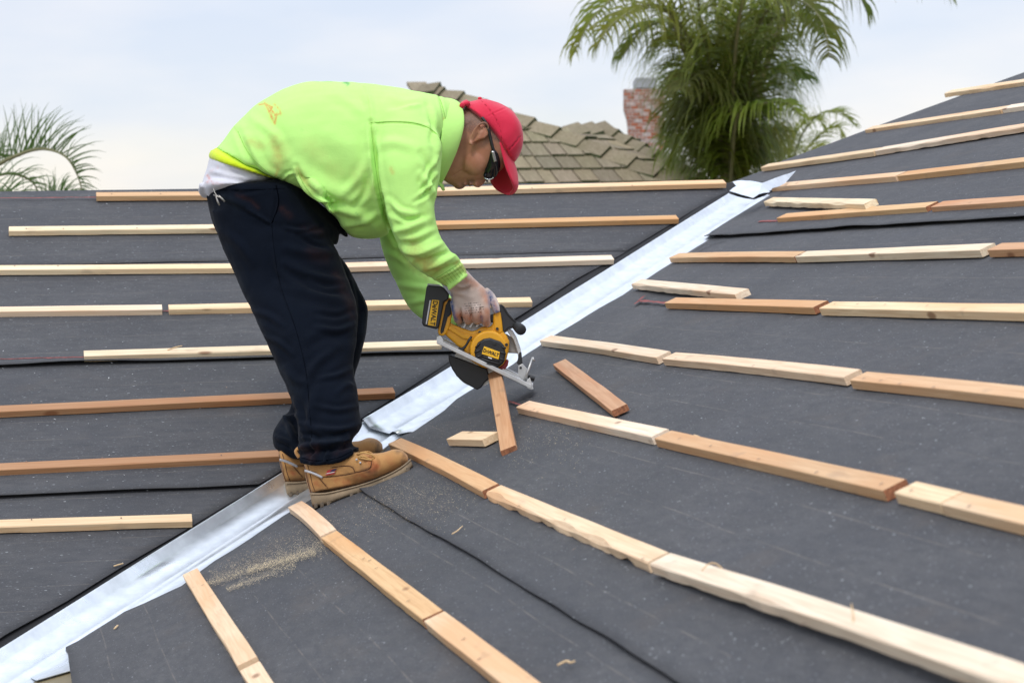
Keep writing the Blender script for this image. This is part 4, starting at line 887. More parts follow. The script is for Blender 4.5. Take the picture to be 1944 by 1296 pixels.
# --- white undershirt, yellow tee
m_whitec = clothmat('white_cotton', (.66, .66, .72), .9, (('rust', (.62, .17, .11), .8, 60),), 260, .3, .05, .3)
skin('undershirt', [loft([(388, 365, 400, 378, -.02, .05), (384, 352, 470, 352, 0, .166), (385, 340, 519, 342, 0, .160), (392, 318, 509, 333, 0, .162), (397, 300, 500, 322, 0, .16), (402, 294, 490, 310, 0, .14)], n=2.5), cylp([(384, 350, -.08, 6), (383, 364, -.05, 6), (391, 374, -.03, 5)], 10)],
     m_whitec, person, .005, 3, [([(400, 325), (440, 335), (500, 338)], 5, .006), ([(395, 345), (420, 342), (450, 346)], 5, .005), ([(440, 320), (480, 330), (515, 336)], 4, .005)], fine=[(.003, 14, np.array([1, 1, 1]))], paints=[('rust', [(392, 333), (398, 340), (405, 350)], 2.5, 1), ('rust', [(392, 346), (420, 350)], 3, .6), ('rust', [(400, 325), (412, 318)], 3, .35)])
m_yel = clothmat('yellow_tee', (.60, .76, .015), .85, (), 260, .3, .05)
skin('tee_shirt', [loft([(397, 291, 529, 343, 0, .178), (396, 297, 524, 342, 0, .18), (400, 303, 512, 337, 0, .176)], n=2.5), loft([(401, 284, 532, 345, 0, .176), (397, 292, 528, 344, 0, .18), (400, 296, 520, 340, 0, .178)], n=2.5), loft([(410, 280, 530, 338, 0, .15), (402, 287, 530, 342, 0, .17)], n=2.4)], m_yel, person, .005, 2)

# --- sweatshirt
m_lime = clothmat('lime_sweatshirt', (.50, .86, .225), .85, (('orange', (.62, .22, .045), .95, 55), ('grime', (.42, .36, .10), .75, 16), ('green', (.03, .25, .08), .9, 90), ('seam', (.33, .60, .09), .8, 9)), 210, .35, .045, .05)
sw = [loft([(410, 281, 530, 342, 0, .172, 0, 1), (421, 270, 562, 358, 0, .182), (445, 239, 596, 378, 0, .19), (489, 198, 630, 408, 0, .195), (540, 169, 661, 446, 0, .198), (594, 155.5, 694, 454, 0, .2), (659, 156, 726, 449, 0, .205), (710, 160, 748, 428, 0, .21),
             (777, 171, 788, 398, 0, .215), (825, 182, 812, 366, 0, .185, 0), (852, 190, 826, 350, 0, .13), (866, 197, 834, 338, 0, .095)], n=2.35, seg=40, sub=5),
      loft([(715, 215, 800, 195, -.12, .07), (712, 262, 838, 262, -.165, .082), (713, 308, 840, 305, -.185, .086), (722, 368, 834, 355, -.195, .084), (736, 419, 826, 402, -.2, .082), (753, 463, 836, 448, -.2, .078), (776, 497, 856, 476, -.19, .07), (806, 520, 872, 491, -.17, .062),
            (832, 536, 883, 507, -.145, .052), (846, 546, 888, 517, -.13, .043)], n=2.15),
      loft([(722, 350, 800, 300, .13, .07), (720, 420, 800, 400, .17, .075), (724, 462, 800, 440, .18, .075), (737, 503, 806, 490, .18, .07), (751, 534, 818, 518, .18, .065), (764, 562, 836, 535, .17, .06), (782, 590, 852, 556, .16, .054), (806, 607, 866, 574, .145, .046), (840, 620, 878, 592, .13, .036), (858, 624, 886, 604, .12, .03)], n=2.1),
      cylp([(850, 549, -.165, 5), (871, 533, -.18, 5.5), (887, 520, -.165, 5)], 8)]
pouch = [loft([(556, 330, 586, 372, -.15, .045), (600, 345, 606, 385, -.165, .05), (618, 372, 622, 400, -.165, .045), (630, 398, 634, 408, -.16, .03)], n=2.2)]
folds_s = [([(830, 300), (812, 330), (800, 352)], 4, .006), ([(822, 352), (806, 372), (786, 384)], 4, -.006), ([(828, 330), (815, 352), (798, 368)], 3.5, .007), ([(738, 380), (760, 400), (790, 406)], 5, .006), ([(742, 402), (770, 418), (806, 410)], 4, -.006), ([(600, 410), (640, 400), (690, 410)], 7, .006), ([(640, 430), (680, 425), (720, 405)], 6, .006), ([(700, 300), (680, 340), (650, 370)], 8, .006), ([(705, 330), (690, 370), (672, 392)], 6, -.006), ([(480, 225), (520, 255), (545, 300)], 8, .005), ([(620, 175), (660, 190), (695, 220)], 9, .004), ([(740, 185), (765, 195), (800, 192)], 7, .005), ([(720, 275), (750, 270), (790, 280)], 9, .005), ([(812, 200), (822, 235), (818, 270)], 5, -.005), ([(634, 384), (624, 372), (612, 366)], 2.5, .006), ([(704, 232), (712, 300), (722, 368), (737, 425), (752, 463)], 4.5, -.012), ([(700, 240), (704, 300), (716, 370)], 9, .006),
           ([(560, 320), (572, 348), (590, 372), (610, 382), (634, 384)], 3.5, .008), ([(564, 316), (580, 345), (600, 366), (628, 378)], 5, -.006), ([(533, 345), (548, 332), (560, 328)], 3, .006), ([(548, 300), (580, 335), (620, 360), (660, 375)], 14, .009), ([(452, 250), (480, 310), (510, 335), (533, 345)], 6, -.006), ([(470, 260), (500, 320), (530, 340)], 7, .006),
           ([(735, 445), (700, 420), (660, 405)], 12, .007), ([(690, 170), (702, 200), (708, 240)], 8, .005),
           ([(748, 440), (778, 432), (812, 418)], 7, .009), ([(756, 462), (790, 462), (832, 442)], 6, -.008), ([(762, 478), (796, 480), (845, 460)], 6, .010), ([(790, 500), (820, 492), (860, 474)], 5, -.009), ([(800, 512), (830, 502), (868, 484)], 5, .008), ([(818, 527), (846, 512), (878, 496)], 4, -.009), ([(828, 534), (856, 519), (882, 503)], 2.2, -.004), ([(810, 380), (815, 400), (822, 420)], 7, .006),
           ([(798, 330), (812, 350), (826, 372)], 6, .008), ([(800, 290), (816, 320), (824, 350)], 6, -.006), ([(815, 240), (832, 270), (828, 310)], 6, .006), ([(700, 236), (760, 234), (800, 238), (826, 254), (838, 275), (842, 300)], 1.8, -.0035), ([(825, 165), (840, 205), (847, 240)], 2.5, -.003),
           ([(736, 480), (755, 490), (775, 505)], 6, .006), ([(760, 540), (790, 545), (815, 548)], 6, .008), ([(780, 575), (810, 570), (830, 575)], 5, .008), ([(600, 250), (660, 280), (700, 330)], 22, .005), ([(540, 200), (560, 260), (600, 310)], 20, .004)]
pt_s = [('orange', [(492, 199), (505, 197), (517, 203), (512, 212)], 1.7, 1), ('orange', [(502, 195), (512, 204), (523, 219), (534, 217)], 1.9, 1), ('orange', [(503, 198), (512, 214), (521, 234), (526, 216)], 1.9, 1), ('orange', [(520, 197), (530, 208), (534, 219)], 1.6, .9), ('orange', [(512, 212), (518, 228)], 4, .5),
        ('grime', [(520, 270), (535, 290), (525, 310)], 14, 1), ('orange', [(525, 285), (530, 300)], 8, .32), ('grime', [(470, 265), (500, 280)], 10, .7), ('grime', [(565, 320), (580, 345), (595, 365)], 6, .9), ('orange', [(528, 322), (524, 332)], 3, .4), ('orange', [(742, 320), (746, 328)], 4, .4), ('orange', [(845, 225), (848, 232)], 3, .4),
        ('grime', [(775, 460), (800, 490), (830, 510)], 14, 1), ('orange', [(790, 495), (805, 500), (812, 512)], 6, .42), ('grime', [(765, 480), (790, 510)], 10, .6), ('grime', [(870, 505), (886, 515)], 6, .9), ('grime', [(800, 520), (840, 545)], 6, .5), ('green', [(653, 156), (662, 158), (660, 161)], 1.8, 1), ('green', [(594, 155), (604, 156)], 1.5, .5), ('green', [(612, 155), (630, 155)], 1.2, .5),
        ('green', [(572, 246), (574, 248)], 1.2, .6), ('green', [(677, 403), (678, 405)], 1.4, .8), ('grime', [(680, 330), (700, 360)], 20, .35), ('grime', [(590, 280), (640, 330)], 20, .3), ('grime', [(840, 500), (850, 505)], 5, .5), ('orange', [(868, 497), (880, 506)], 4, .3),
        ('seam', [(704, 232), (712, 300), (722, 368), (737, 425)], 1.6, .9), ('seam', [(702, 234), (740, 232), (775, 233), (800, 238), (820, 248), (834, 264), (841, 290)], 1.5, .9), ('seam', [(690, 165), (700, 195), (704, 232)], 1.2, .5), ('seam', [(826, 176), (838, 200), (846, 235)], 1.3, .6), ('seam', [(446, 241), (470, 290), (505, 325), (532, 340)], 1.4, .6)]
shirt = skin('sweatshirt', sw + pouch, m_lime, person, .0048, 4, folds_s, fine=[(.005, 6, np.array([1, 1, 1])), (.0028, 13, np.array([1, 1, 1])), (.0012, 28, np.array([1, 1, 1]))], paints=pt_s)
m_limes = mat_plain('lime_seam', (.30, .58, .11), .9)
for ln_ in ([(704, 234), (707, 270), (712, 310), (718, 350), (726, 390), (737, 425)], [(704, 233), (740, 231), (775, 232), (800, 237), (820, 247), (834, 262), (842, 285), (844, 305)], [(452, 250), (470, 288), (500, 320), (530, 341)], [(829, 528), (848, 516), (866, 504), (880, 492)],
            [(826, 172), (838, 196), (846, 228), (848, 250)], [(564, 322), (574, 346), (592, 370), (612, 382), (632, 386)]): on_surface(shirt, ln_, .0011, m_limes, 'seam', shirt)
# ribbing of the cuff
for k in range(9):
    t_ = k / 8; on_surface(shirt, [(831 + 44 * t_, 527 - 30 * t_), (838 + 44 * t_, 535 - 29 * t_), (846 + 43 * t_, 544 - 28 * t_)], .0007, m_limes, 'cuff_rib', shirt)
# collar
def collar():
    rows_ = [[(836, 186), (836, 268, -.135), (818, 345), .0], [(862, 187), (858, 270, -.118), (826, 350), .0], [(877, 199), (879, 257, -.100), (839, 352), .0], [(874, 202), (875, 258, -.093), (836, 347), 0], [(858, 206), (856, 262, -.085), (826, 338), 0]]
    vs = []; fs = []; n = 36
    for T, Nn, B, _ in rows_:
        for k in range(n):
            th = 2 * math.pi * k / n; c = math.cos(th); s_ = math.sin(th); m_ = ((T[0] + B[0]) / 2, (T[1] + B[1]) / 2); h = ((T[0] - B[0]) / 2, (T[1] - B[1]) / 2)
            bw = (Nn[0] - m_[0], Nn[1] - m_[1]); p = (m_[0] + h[0] * c + bw[0] * s_ * s_, m_[1] + h[1] * c + bw[1] * s_ * s_)
            vs.append(cm(p[0] + .8 * mnoise.noise(Vector((th * 2, 1, 0))), p[1], -(-Nn[2]) * s_ * -1 if False else Nn[2] * s_))
    for i in range(len(rows_) - 1):
        for k in range(n): fs.append((i * n + k, i * n + (k + 1) % n, (i + 1) * n + (k + 1) % n, (i + 1) * n + k))
    o = mesh('collar', vs, fs, m_lime, shirt, True); fixn(o); m = o.modifiers.new('t', 'SOLIDIFY'); m.thickness = .003; m.offset = 0; m = o.modifiers.new('s', 'SUBSURF'); m.levels = m.render_levels = 2
collar()
mesh('collar_tip', *loft([(826, 336, 834, 352, -.03, .03), (836, 345, 840, 362, -.03, .025), (843, 352, 845, 361, -.03, .01)], n=2), m_lime, shirt, True)

# --- cap
m_red = clothmat('red_cap', (.62, .018, .055), .75, (), 420, .3, .06)
m_red2 = clothmat('red_cap_underside', (.40, .010, .018), .8, (), 420, .3, .06)
cp = [loft([(878, 199, 955, 292, 0, .086, 14, .9), (889, 194, 966, 304, 0, .089, 10, .92), (902, 190.5, 975, 309, 0, .09, 6), (915, 187.5, 983, 300, 0, .088, 3), (934, 191, 991, 283, 0, .082), (957, 200, 993.5, 264, 0, .07), (975, 213, 992, 247, 0, .05), (986, 229, 990, 238, 0, .018)], n=2.25, seg=40)]
cap = skin('cap', cp, m_red, person, .0038, 3, [([(912, 188), (925, 205), (938, 222), (950, 245), (953, 272)], 1.6, -.0025), ([(990, 255), (975, 275), (960, 290), (952, 300)], 1.6, -.0025), ([(925, 222), (945, 212), (962, 205)], 1.5, -.002)], fine=[(.0015, 30, np.array([1, 1, 1]))])
m_redst = mat_plain('cap_stitch', (.30, .008, .02), .9)
for ln_ in ([(912, 190), (928, 206), (941, 224), (950, 246), (953, 268)], [(990, 256), (976, 274), (964, 288), (955, 298)], [(884, 207), (900, 219), (918, 233), (934, 250), (945, 264)]): on_surface(cap, ln_, .0007, m_redst, 'stitching', cap, dash=1)
mesh('button', *ball(911, 187, 0, .006, (1, .7, 1)), m_red, cap, True)
mesh('strap', *tube(cat([cm(877, 201, -.06), cm(880, 197, -.03), cm(885, 194.5, 0), cm(880, 197, .03)], 5), .0075, 8), m_red, cap, True)
mesh('strap', *tube([cm(876, 200, -.045), cm(884, 197, -.05), cm(892, 196, -.052)], .006, 8), m_red, cap, True)
bn = [((949, 270, -.078), (975, 309, 0), (934, 292, .075)), ((954, 294, -.080), (980, 326, 0), (929, 318, .076)), ((961, 320, -.076), (982, 343, 0), (930, 340, .072)), ((971, 345, -.062), (981, 357, 0), (938, 356, .058)), ((974, 358, -.035), (975, 367, 0), (951, 365, .032)), ((968, 367, -.008), (969, 369, 0), (963, 369, .008))]
bs = cat([sum((list(p) for p in r), []) for r in bn], 5); vs = []; nn = 17
for r in bs:
    a, m_, f_ = r[:3], r[3:6], r[6:9]
    for k in range(nn):
        s_ = -1 + 2 * k / (nn - 1); p = m_ + (f_ - a) / 2 * s_ + ((f_ + a) / 2 - m_) * abs(s_) ** 1.7; vs.append(cm(*p))
fs = [(i * nn + k, i * nn + k + 1, (i + 1) * nn + k + 1, (i + 1) * nn + k) for i in range(len(bs) - 1) for k in range(nn - 1)]
br = mesh('brim', vs, fs, m_red, cap, True); md = br.modifiers.new('t', 'SOLIDIFY'); md.thickness = .0035; md.offset = 0
mesh('brim_badge', *loft([(979, 296, 977, 303, -.012, .012), (982, 293, 980, 302, -.012, .012)], n=2), mat_plain('badge', (.05, .01, .02), .6), cap, True)

# --- sunglasses
m_gb = mat_plain('glasses_frame', (.012, .012, .014), .3); m_lens = mat_plain('dark_lens', (.006, .007, .010), .06)
gl = tube(cat([cm(915, 223, -.088), cm(921, 231, -.090), cm(926, 242, -.088), cm(930, 258, -.085), cm(934, 275, -.083), cm(938, 290, -.081)], 6), [.004] * 14 + [.0045] * 17, 8)
sg = mesh('sunglasses', *gl, m_gb, person, True)
lp = [(931, 282), (940, 282), (947, 292), (951, 308), (950, 324), (942, 337), (932, 343), (922, 342), (916, 336), (918, 328), (924, 314), (929, 298)]
def lens(sd):
    vs = []; n = len(lp)
    for hgt in (0, 1):
        for (u, v) in lp:
            dep = .080 - max(0, (v - 290)) / 52 * .045; vs.append(cm(u, v, sd * (dep + hgt * .003)))
        cu, cv = 935, 315; vs.append(cm(cu, cv, sd * (.066 + .008 + hgt * .003)))
    k = n + 1; fs = []
    for i in range(n):
        j = (i + 1) % n; fs += [(i, j, n), (k + j, k + i, k + n), (i, k + i, k + j, j)]
    o = mesh('lens', vs, fs, m_lens, sg, True); fixn(o); m = o.modifiers.new('s', 'SUBSURF'); m.levels = m.render_levels = 2
lens(-1); lens(1)
mesh('bridge', *tube(cat([cm(924, 342, -.034), cm(925, 345, 0), cm(924, 342, .034)], 6), .003, 8), m_gb, sg, True)
mesh('hinge_plate', *loft([(933, 287, 938, 287, -.087, .002), (935, 298, 941, 297, -.084, .002), (938, 308, 943, 306, -.081, .002)], n=3), mat_plain('steel', (.5, .5, .5), .3, .9), sg, True)
mesh('lens_glint', *tube(cat([cm(919, 337, -.040), cm(925, 340.5, -.040), cm(932, 340, -.042), cm(937, 337, -.044)], 5), .0016, 6), mat_plain('glint_chrome', (.8, .82, .85), .15, .9), sg, True)  # bright strip modelled in place of the reflection low on the near lens

# --- boots
m_boot = clothmat('tan_nubuck', (.47, .245, .085), .75, (('dirt', (.36, .10, .035), .9, 35), ('dark', (.085, .06, .045), .75, 45), ('seam', (.10, .04, .02), .9, 9)), 260, .3, .12, .15, 22)
m_sole = mat_plain('boot_sole', (.27, .20, .125), .9, var=.35, scale=26, bmp=.4)
m_lace = mat_plain('lace', (.52, .30, .10), .8, scale=120, bmp=.5); m_silver = mat_plain('grey_reflective', (.45, .45, .47), .35); m_dk = mat_plain('dark_rubber', (.02, .02, .02), .7)
m_bseam = mat_plain('boot_seam', (.07, .025, .012), .9)
m_sole2 = mat_plain('boot_tread', (.13, .10, .07), .95, var=.4, scale=30)
def boot(dx, dy, dz, lbl, shp=.11):
    zz = lambda x: dz + (x - 600) / 185 * shp
    S = lambda st: [tuple([s[0] + dx, s[1] + dy, s[2] + dx, s[3] + dy, s[4] + zz((s[0] + s[2]) / 2)] + list(s[5:])) for s in st]
    up = [loft(S([(590, 856, 662, 852, 0, .034), (583, 866, 670, 864, 0, .042), (577, 875, 684, 872, 0, .05), (580, 905, 690, 900, 0, .046), (590, 935, 690, 915, 0, .042)]), n=2.3),
          loft(S([(577, 880, 589, 938, 0, .026), (584, 866, 604, 937, 0, .040), (620, 860, 640, 932, 0, .043), (665, 858, 680, 920, 0, .044), (703, 860, 712, 909, 0, .047), (728, 858, 736, 902, 0, .050), (748, 852, 756, 892, 0, .050), (764, 855, 768, 883, 0, .044), (773, 864, 775, 877, 0, .026)]), n=2.35)]
    ex = lambda pl: [(x + dx, y + dy) for x, y in pl]
    o = skin('boot', up, m_boot, person, .0035, 3,
             [(ex([(578, 884), (583, 905), (591, 936)]), 1.2, -.002), (ex([(620, 906), (655, 901), (690, 893), (706, 886), (708, 868)]), 1.3, -.0022), (ex([(698, 890), (700, 875), (705, 862)]), 4, .003), (ex([(712, 868), (718, 880), (716, 895)]), 3, -.003), (ex([(604, 908), (614, 918), (622, 926)]), 1.2, -.002)],
             fine=[(.0015, 30, np.array([1, 1, 1]))],
             paints=[('seam', ex([(578, 884), (583, 905), (591, 936)]), 1.4, 1), ('seam', ex([(612, 906), (655, 901), (692, 893), (704, 886)]), 1.2, .9), ('seam', ex([(628, 886), (660, 884), (670, 886), (674, 893)]), 1.2, .7), ('seam', ex([(604, 905), (614, 916), (622, 926)]), 1.2, .8), ('dirt', ex([(700, 872), (715, 885), (700, 895)]), 9, 1), ('dirt', ex([(600, 916), (606, 920)]), 5, .9), ('dirt', ex([(640, 912), (660, 915)]), 7, .9),
                     ('dirt', ex([(680, 905), (700, 900)]), 10, .8), ('dark', ex([(690, 890), (712, 900)]), 8, .7), ('dark', ex([(755, 857), (766, 862), (764, 876)]), 5, .9), ('dark', ex([(595, 933), (640, 928), (690, 915), (740, 898)]), 5, .7), ('dark', ex([(660, 896), (680, 912)]), 10, .4), ('dirt', ex([(735, 870), (745, 880)]), 10, .4), ('dark', ex([(612, 925), (630, 920)]), 8, .3)])
    o['label'] = lbl
    sl = [loft(S([(588, 936, 592, 957, 0, .030), (593, 934, 597, 962, 0, .046), (620, 934, 622, 958, 0, .050), (640, 930, 641, 950, 0, .050), (660, 925, 662, 942, 0, .049), (690, 918, 694, 934, 0, .052), (716, 909, 722, 924, 0, .056), (745, 896, 752, 910, 0, .056), (766, 883, 773, 898, 0, .048), (779, 871, 784, 884, 0, .026)]), n=4, seg=24)]
    so_ = mesh('sole', *merge(*sl), m_sole, o, True)
    lug = []
    for x, y in [(600, 963), (612, 961), (624, 958), (668, 943), (682, 939), (696, 935), (710, 930), (724, 925), (738, 918), (752, 911), (764, 904), (775, 895)]:
        lug.append(loft(S([(x - 5, y - 7, x + 4, y - 9, 0, .050), (x - 4, y + 2.4, x + 3.6, y - .4, 0, .053)]), n=5, seg=12, sub=1))
    mesh('tread', *merge(*lug), m_sole2, so_)
    for ln_ in ([(578, 884), (581, 900), (585, 918), (591, 935)], [(584, 882), (589, 900), (593, 918), (599, 934)], [(604, 905), (630, 904), (660, 900), (690, 893), (702, 888), (706, 876)], [(630, 887), (655, 884), (668, 886), (674, 896)], [(606, 907), (614, 916), (622, 926)], [(581, 893), (594, 895), (606, 901)]):
        on_surface(o, ex(ln_), .0010, m_bseam, 'seam', o)
    mesh('welt', *merge(*[tube(cat([cm(x + dx, y + dy, z + zz(x)) for x, y, z in W_], 3), .0022, 6) for W_ in ([(590, 938, -.045), (620, 936, -.050), (660, 927, -.049), (690, 919, -.052), (716, 910, -.056), (745, 897, -.056), (766, 884, -.048), (780, 872, -.026)],)]), m_sole, so_, True)
    mesh('heel_strip', *tube(cat([cm(x + dx, y + dy, z + zz(x)) for x, y, z in [(579, 893, -.047), (590, 896, -.052), (602, 901, -.053), (612, 906, -.051)]], 4), .0034, 6), m_silver, o, True)
    la = [cylp([(678 + dx, 862 + dy, -.03 + zz(678), 1.7), (690 + dx, 859 + dy, -.045 + zz(690), 1.7), (703 + dx, 862 + dy, -.045 + zz(703), 1.7), (710 + dx, 867 + dy, -.04 + zz(710), 1.7), (704 + dx, 871 + dy, -.04 + zz(704), 1.7), (690 + dx, 866 + dy, -.046 + zz(690), 1.7), (680 + dx, 867 + dy, -.04 + zz(680), 1.7)], 6),
          cylp([(680 + dx, 868 + dy, -.04 + zz(680), 1.7), (693 + dx, 871 + dy, -.048 + zz(693), 1.7), (706 + dx, 873 + dy, -.045 + zz(706), 1.7)], 6), cylp([(684 + dx, 859 + dy, -.02 + zz(684), 1.6), (698 + dx, 857 + dy, 0 + zz(698), 1.6), (708 + dx, 861 + dy, .02 + zz(708), 1.6)], 6)]
    mesh('laces', *merge(*la), m_lace, o, True)
    ey = [ball(684 + dx, 878 + dy, -.047 + zz(684), .003), ball(677 + dx, 872 + dy, -.048 + zz(677), .003)]
    mesh('eyelets', *merge(*ey), m_silver, o, True)
    return o
b1_ = boot(0, 0, -.305, 'near boot, tan leather with red dirt and a small flag patch', -.045)
# little flag patch
fl = []
def patch(u0, v0, u1, v1, z, m_, nm, par):
    # parallelogram patch leaning like the photo's
    q = [cm(u0 + 3, v0, z), cm(u1 + 3, v0 - 3, z), cm(u1 - 1, v1 - 3, z), cm(u0 - 1, v1, z)]; q2 = [x - FV * .002 for x in q]
    return mesh(nm, q + q2, [(0, 1, 2, 3), (7, 6, 5, 4), (0, 4, 5, 1), (1, 5, 6, 2), (2, 6, 7, 3), (3, 7, 4, 0)], m_, par)
pz = -.305 - .0565
patch(619, 892, 636, 902, pz, mat_plain('patch_red', (.45, .03, .03), .7), 'flag_patch', b1_)
patch(627, 891.5, 637, 896, pz - .0012, mat_plain('patch_blue', (.02, .025, .07), .7), 'flag_patch', b1_)
patch(618.5, 897.5, 634, 899.5, pz - .0012, m_white, 'flag_patch', b1_)
boot(-48, -21, -.008, 'far boot, tan leather, half hidden behind the near boot', .19)
b1_['label'] = 'near boot, tan leather with red dirt and a small flag patch'
mesh('pull_loop', *tube(cat([cm(568, 868, -.31), cm(562, 857, -.312), cm(567, 850, -.31)], 5), .005, 6), m_boot, b1_, True)

# --- gloves
m_glove = clothmat('work_glove', (.60, .50, .44), .85, (('orange', (.46, .17, .075), .9, 40), ('blue', (.03, .075, .20), 1., 60), ('grime', (.26, .17, .12), .7, 25)), 330, .5, .08, .2)
GZ = -.02
def glove():
    pr = [loft([(842, 540, 880, 508, GZ - .10, .036), (854, 552, 890, 518, GZ - .075, .038), (857, 568, 906, 534, GZ - .05, .036), (860, 582, 921, 547, GZ - .045, .034), (866, 596, 929, 562, GZ - .042, .030), (878, 600, 931, 578, GZ - .04, .026)], n=2.2),
          cylp([(862, 572, GZ - .05, 8), (864, 588, GZ - .055, 7.5), (866, 600, GZ - .05, 7.2), (870, 608, GZ - .03, 7), (874, 607, GZ, 6.5), (876, 598, GZ + .02, 6)], 10),
          cylp([(878, 575, GZ - .055, 9), (883, 590, GZ - .062, 8.2), (886, 601, GZ - .055, 7.8), (888, 608, GZ - .035, 7.4), (892, 608, GZ, 7), (893, 598, GZ + .02, 6)], 10),
          cylp([(897, 570, GZ - .055, 9.5), (903, 588, GZ - .064, 8.6), (904, 602, GZ - .056, 8), (906, 609, GZ - .036, 7.6), (908, 608, GZ, 7), (909, 598, GZ + .02, 6)], 10),
          cylp([(915, 560, GZ - .05, 9.5), (922, 580, GZ - .06, 9), (922, 600, GZ - .055, 8.4), (923, 612, GZ - .035, 8), (925, 612, GZ - .01, 7), (926, 604, GZ + .02, 6)], 10),
          cylp([(920, 552, GZ + .01, 9), (931, 562, GZ + .0, 8.5), (938, 574, GZ - .02, 8), (942, 588, GZ - .03, 7.5), (944, 594, GZ - .03, 6.5)], 10)]
    g = skin('glove', pr, m_glove, person, .0032, 2, [([(868, 552), (880, 560), (895, 565)], 5, .002), ([(862, 540), (878, 545), (890, 540)], 3, .003), ([(858, 552), (880, 553), (895, 545)], 3, -.003), ([(874, 585), (876, 600)], 2, -.004), ([(893, 585), (895, 603)], 2, -.004), ([(912, 585), (913, 605)], 2, -.004)], fine=[(.0015, 28, np.array([1, 1, 1]))],
             paints=[('orange', [(868, 600), (890, 602), (906, 602), (924, 600)], 12, 1), ('orange', [(885, 530), (905, 540)], 8, .8), ('orange', [(915, 550), (926, 575)], 8, .8), ('orange', [(925, 590), (922, 612)], 9, 1), ('blue', [(855, 560), (858, 580), (862, 600), (866, 608)], 4.5, 1), ('blue', [(929, 556), (935, 580), (945, 592)], 6, 1), ('grime', [(870, 545), (900, 545)], 10, .6), ('blue', [(915, 600), (914, 612)], 3, .7), ('orange', [(938, 572), (944, 590)], 3, .8)])
    dots = []; r_ = random.Random(4)
    for row, (y, x0, x1) in enumerate([(577, 882, 909), (581.5, 885, 913), (586, 882, 918), (590.5, 883, 919), (595, 884, 912)]):
        x = x0
        while x < x1:
            if r_.random() < .8: dots.append((x, y - (x - 880) * .10, r_.uniform(.8, 1.5)))
            x += r_.uniform(1.8, 3)
    # dots are pressed onto the glove surface by ray casting
    dg = bpy.context.evaluated_depsgraph_get(); vs = []; fs = []
    from mathutils.bvhtree import BVHTree
    bvh = BVHTree.FromPolygons([v.co for v in g.data.vertices], [tuple(p.vertices) for p in g.data.polygons])
    for x, y, w in dots:
        h, n_, _, _ = bvh.ray_cast(Vector(CC), Vector(ray(x, y)).normalized())
        if h is None: continue
        h = np.array(h) - FV * .0008; k = len(vs); e_ = w * DM / F * .6
        vs += [h - RV * e_ - DV * e_ * .8, h + RV * e_ - DV * e_ * .8, h + RV * e_ + DV * e_ * .8, h - RV * e_ + DV * e_ * .8]; fs.append((k, k + 1, k + 2, k + 3))
    mesh('glove_print', vs, fs, m_dk, g)
    return g
glove()['label'] = 'right work glove, off-white with orange dirt, blue palm and black dotted print'
skin('glove', [cylp([(862, 612, .12, 12), (880, 618, .12, 14), (897, 628, .11, 15), (905, 632, .1, 14)], 10), cylp([(905, 622, .09, 6), (915, 630, .07, 6), (915, 640, .05, 5.5)]), cylp([(903, 630, .09, 6), (912, 639, .07, 6), (912, 648, .05, 5.5)]), cylp([(899, 638, .09, 6), (908, 646, .07, 6), (908, 654, .05, 5.5)]), cylp([(894, 642, .09, 5.5), (902, 651, .07, 5.5), (902, 657, .05, 5)]), cylp([(888, 612, .09, 6.5), (900, 612, .07, 6), (908, 616, .06, 5.5)])], m_glove, person, .004, 2)['label'] = 'left work glove, hidden behind the saw'

# ------------------------------------------------------------------ circular saw
def prism(name, px, z0, z1, mat, parent, bev=.002, seg=2):
    "outline in photo pixels given its own thickness in depth: z0 near, z1 far"
    n = len(px); vs = [cm(u, v, z0) for u, v in px] + [cm(u, v, z1) for u, v in px]
    fs = [tuple(range(n)), tuple(range(n, 2 * n))[::-1]] + [(i, (i + 1) % n, n + (i + 1) % n, n + i) for i in range(n)]
    o = mesh(name, vs, fs, mat, parent); fixn(o)
    if bev: bevel(o, bev, seg)
    return o
def circ(u, v, r, n=28, a0=0, a1=360, sq=1.): return [(u + r * math.cos(math.radians(a0 + (a1 - a0) * i / n)), v + r * sq * math.sin(math.radians(a0 + (a1 - a0) * i / n))) for i in range(n + (0 if a1 - a0 == 360 else 1))]
def lettering(txt, u, v, size, ang, z, mat, parent, name='lettering', sx=1.0, bold=.0):
    cu = bpy.data.curves.new('t', 'FONT'); cu.body = txt; cu.size = 1; cu.align_x = 'CENTER'; cu.align_y = 'CENTER'; cu.extrude = .01; cu.offset = bold
    o = bpy.data.objects.new('t', cu); COL.objects.link(o); dg = bpy.context.evaluated_depsgraph_get()
    me = bpy.data.meshes.new_from_object(o.evaluated_get(dg)); bpy.data.objects.remove(o); k = size * DM / F; a = math.radians(ang)
    X = RV * math.cos(a) + DV * math.sin(a); Y = RV * math.sin(a) - DV * math.cos(a); c0 = cm(u, v, z)
    co = np.array([q.co[:] for q in me.vertices]); W_ = c0 + k * (co[:, :1] * sx * X + co[:, 1:2] * Y) - FV * co[:, 2:3] * .03
    me.vertices.foreach_set('co', W_.ravel()); me.update(); o = bpy.data.objects.new(name, me); COL.objects.link(o); me.materials.append(mat)
    o.parent = parent; o.matrix_parent_inverse = Matrix.Translation(-parent.location); return o
m_sy = mat_plain('yellow_tool_plastic', (.72, .34, .008), .42, var=.06, scale=30, bmp=.05)
m_sk = mat_plain('black_tool_plastic', (.012, .012, .013), .38, var=.2)
m_skr = mat_plain('rubber_grip', (.022, .023, .026), .7)
m_al = mat_plain('cast_aluminium', (.52, .52, .51), .42, .7, var=.15, scale=25, bmp=.1)
m_al2 = mat_plain('grey_guard', (.42, .41, .39), .5, .5, var=.15, scale=25)
m_by = mat_plain('badge_yellow', (.85, .48, .015), .5)
m_blk = mat_plain('print_black', (.008, .008, .008), .6)
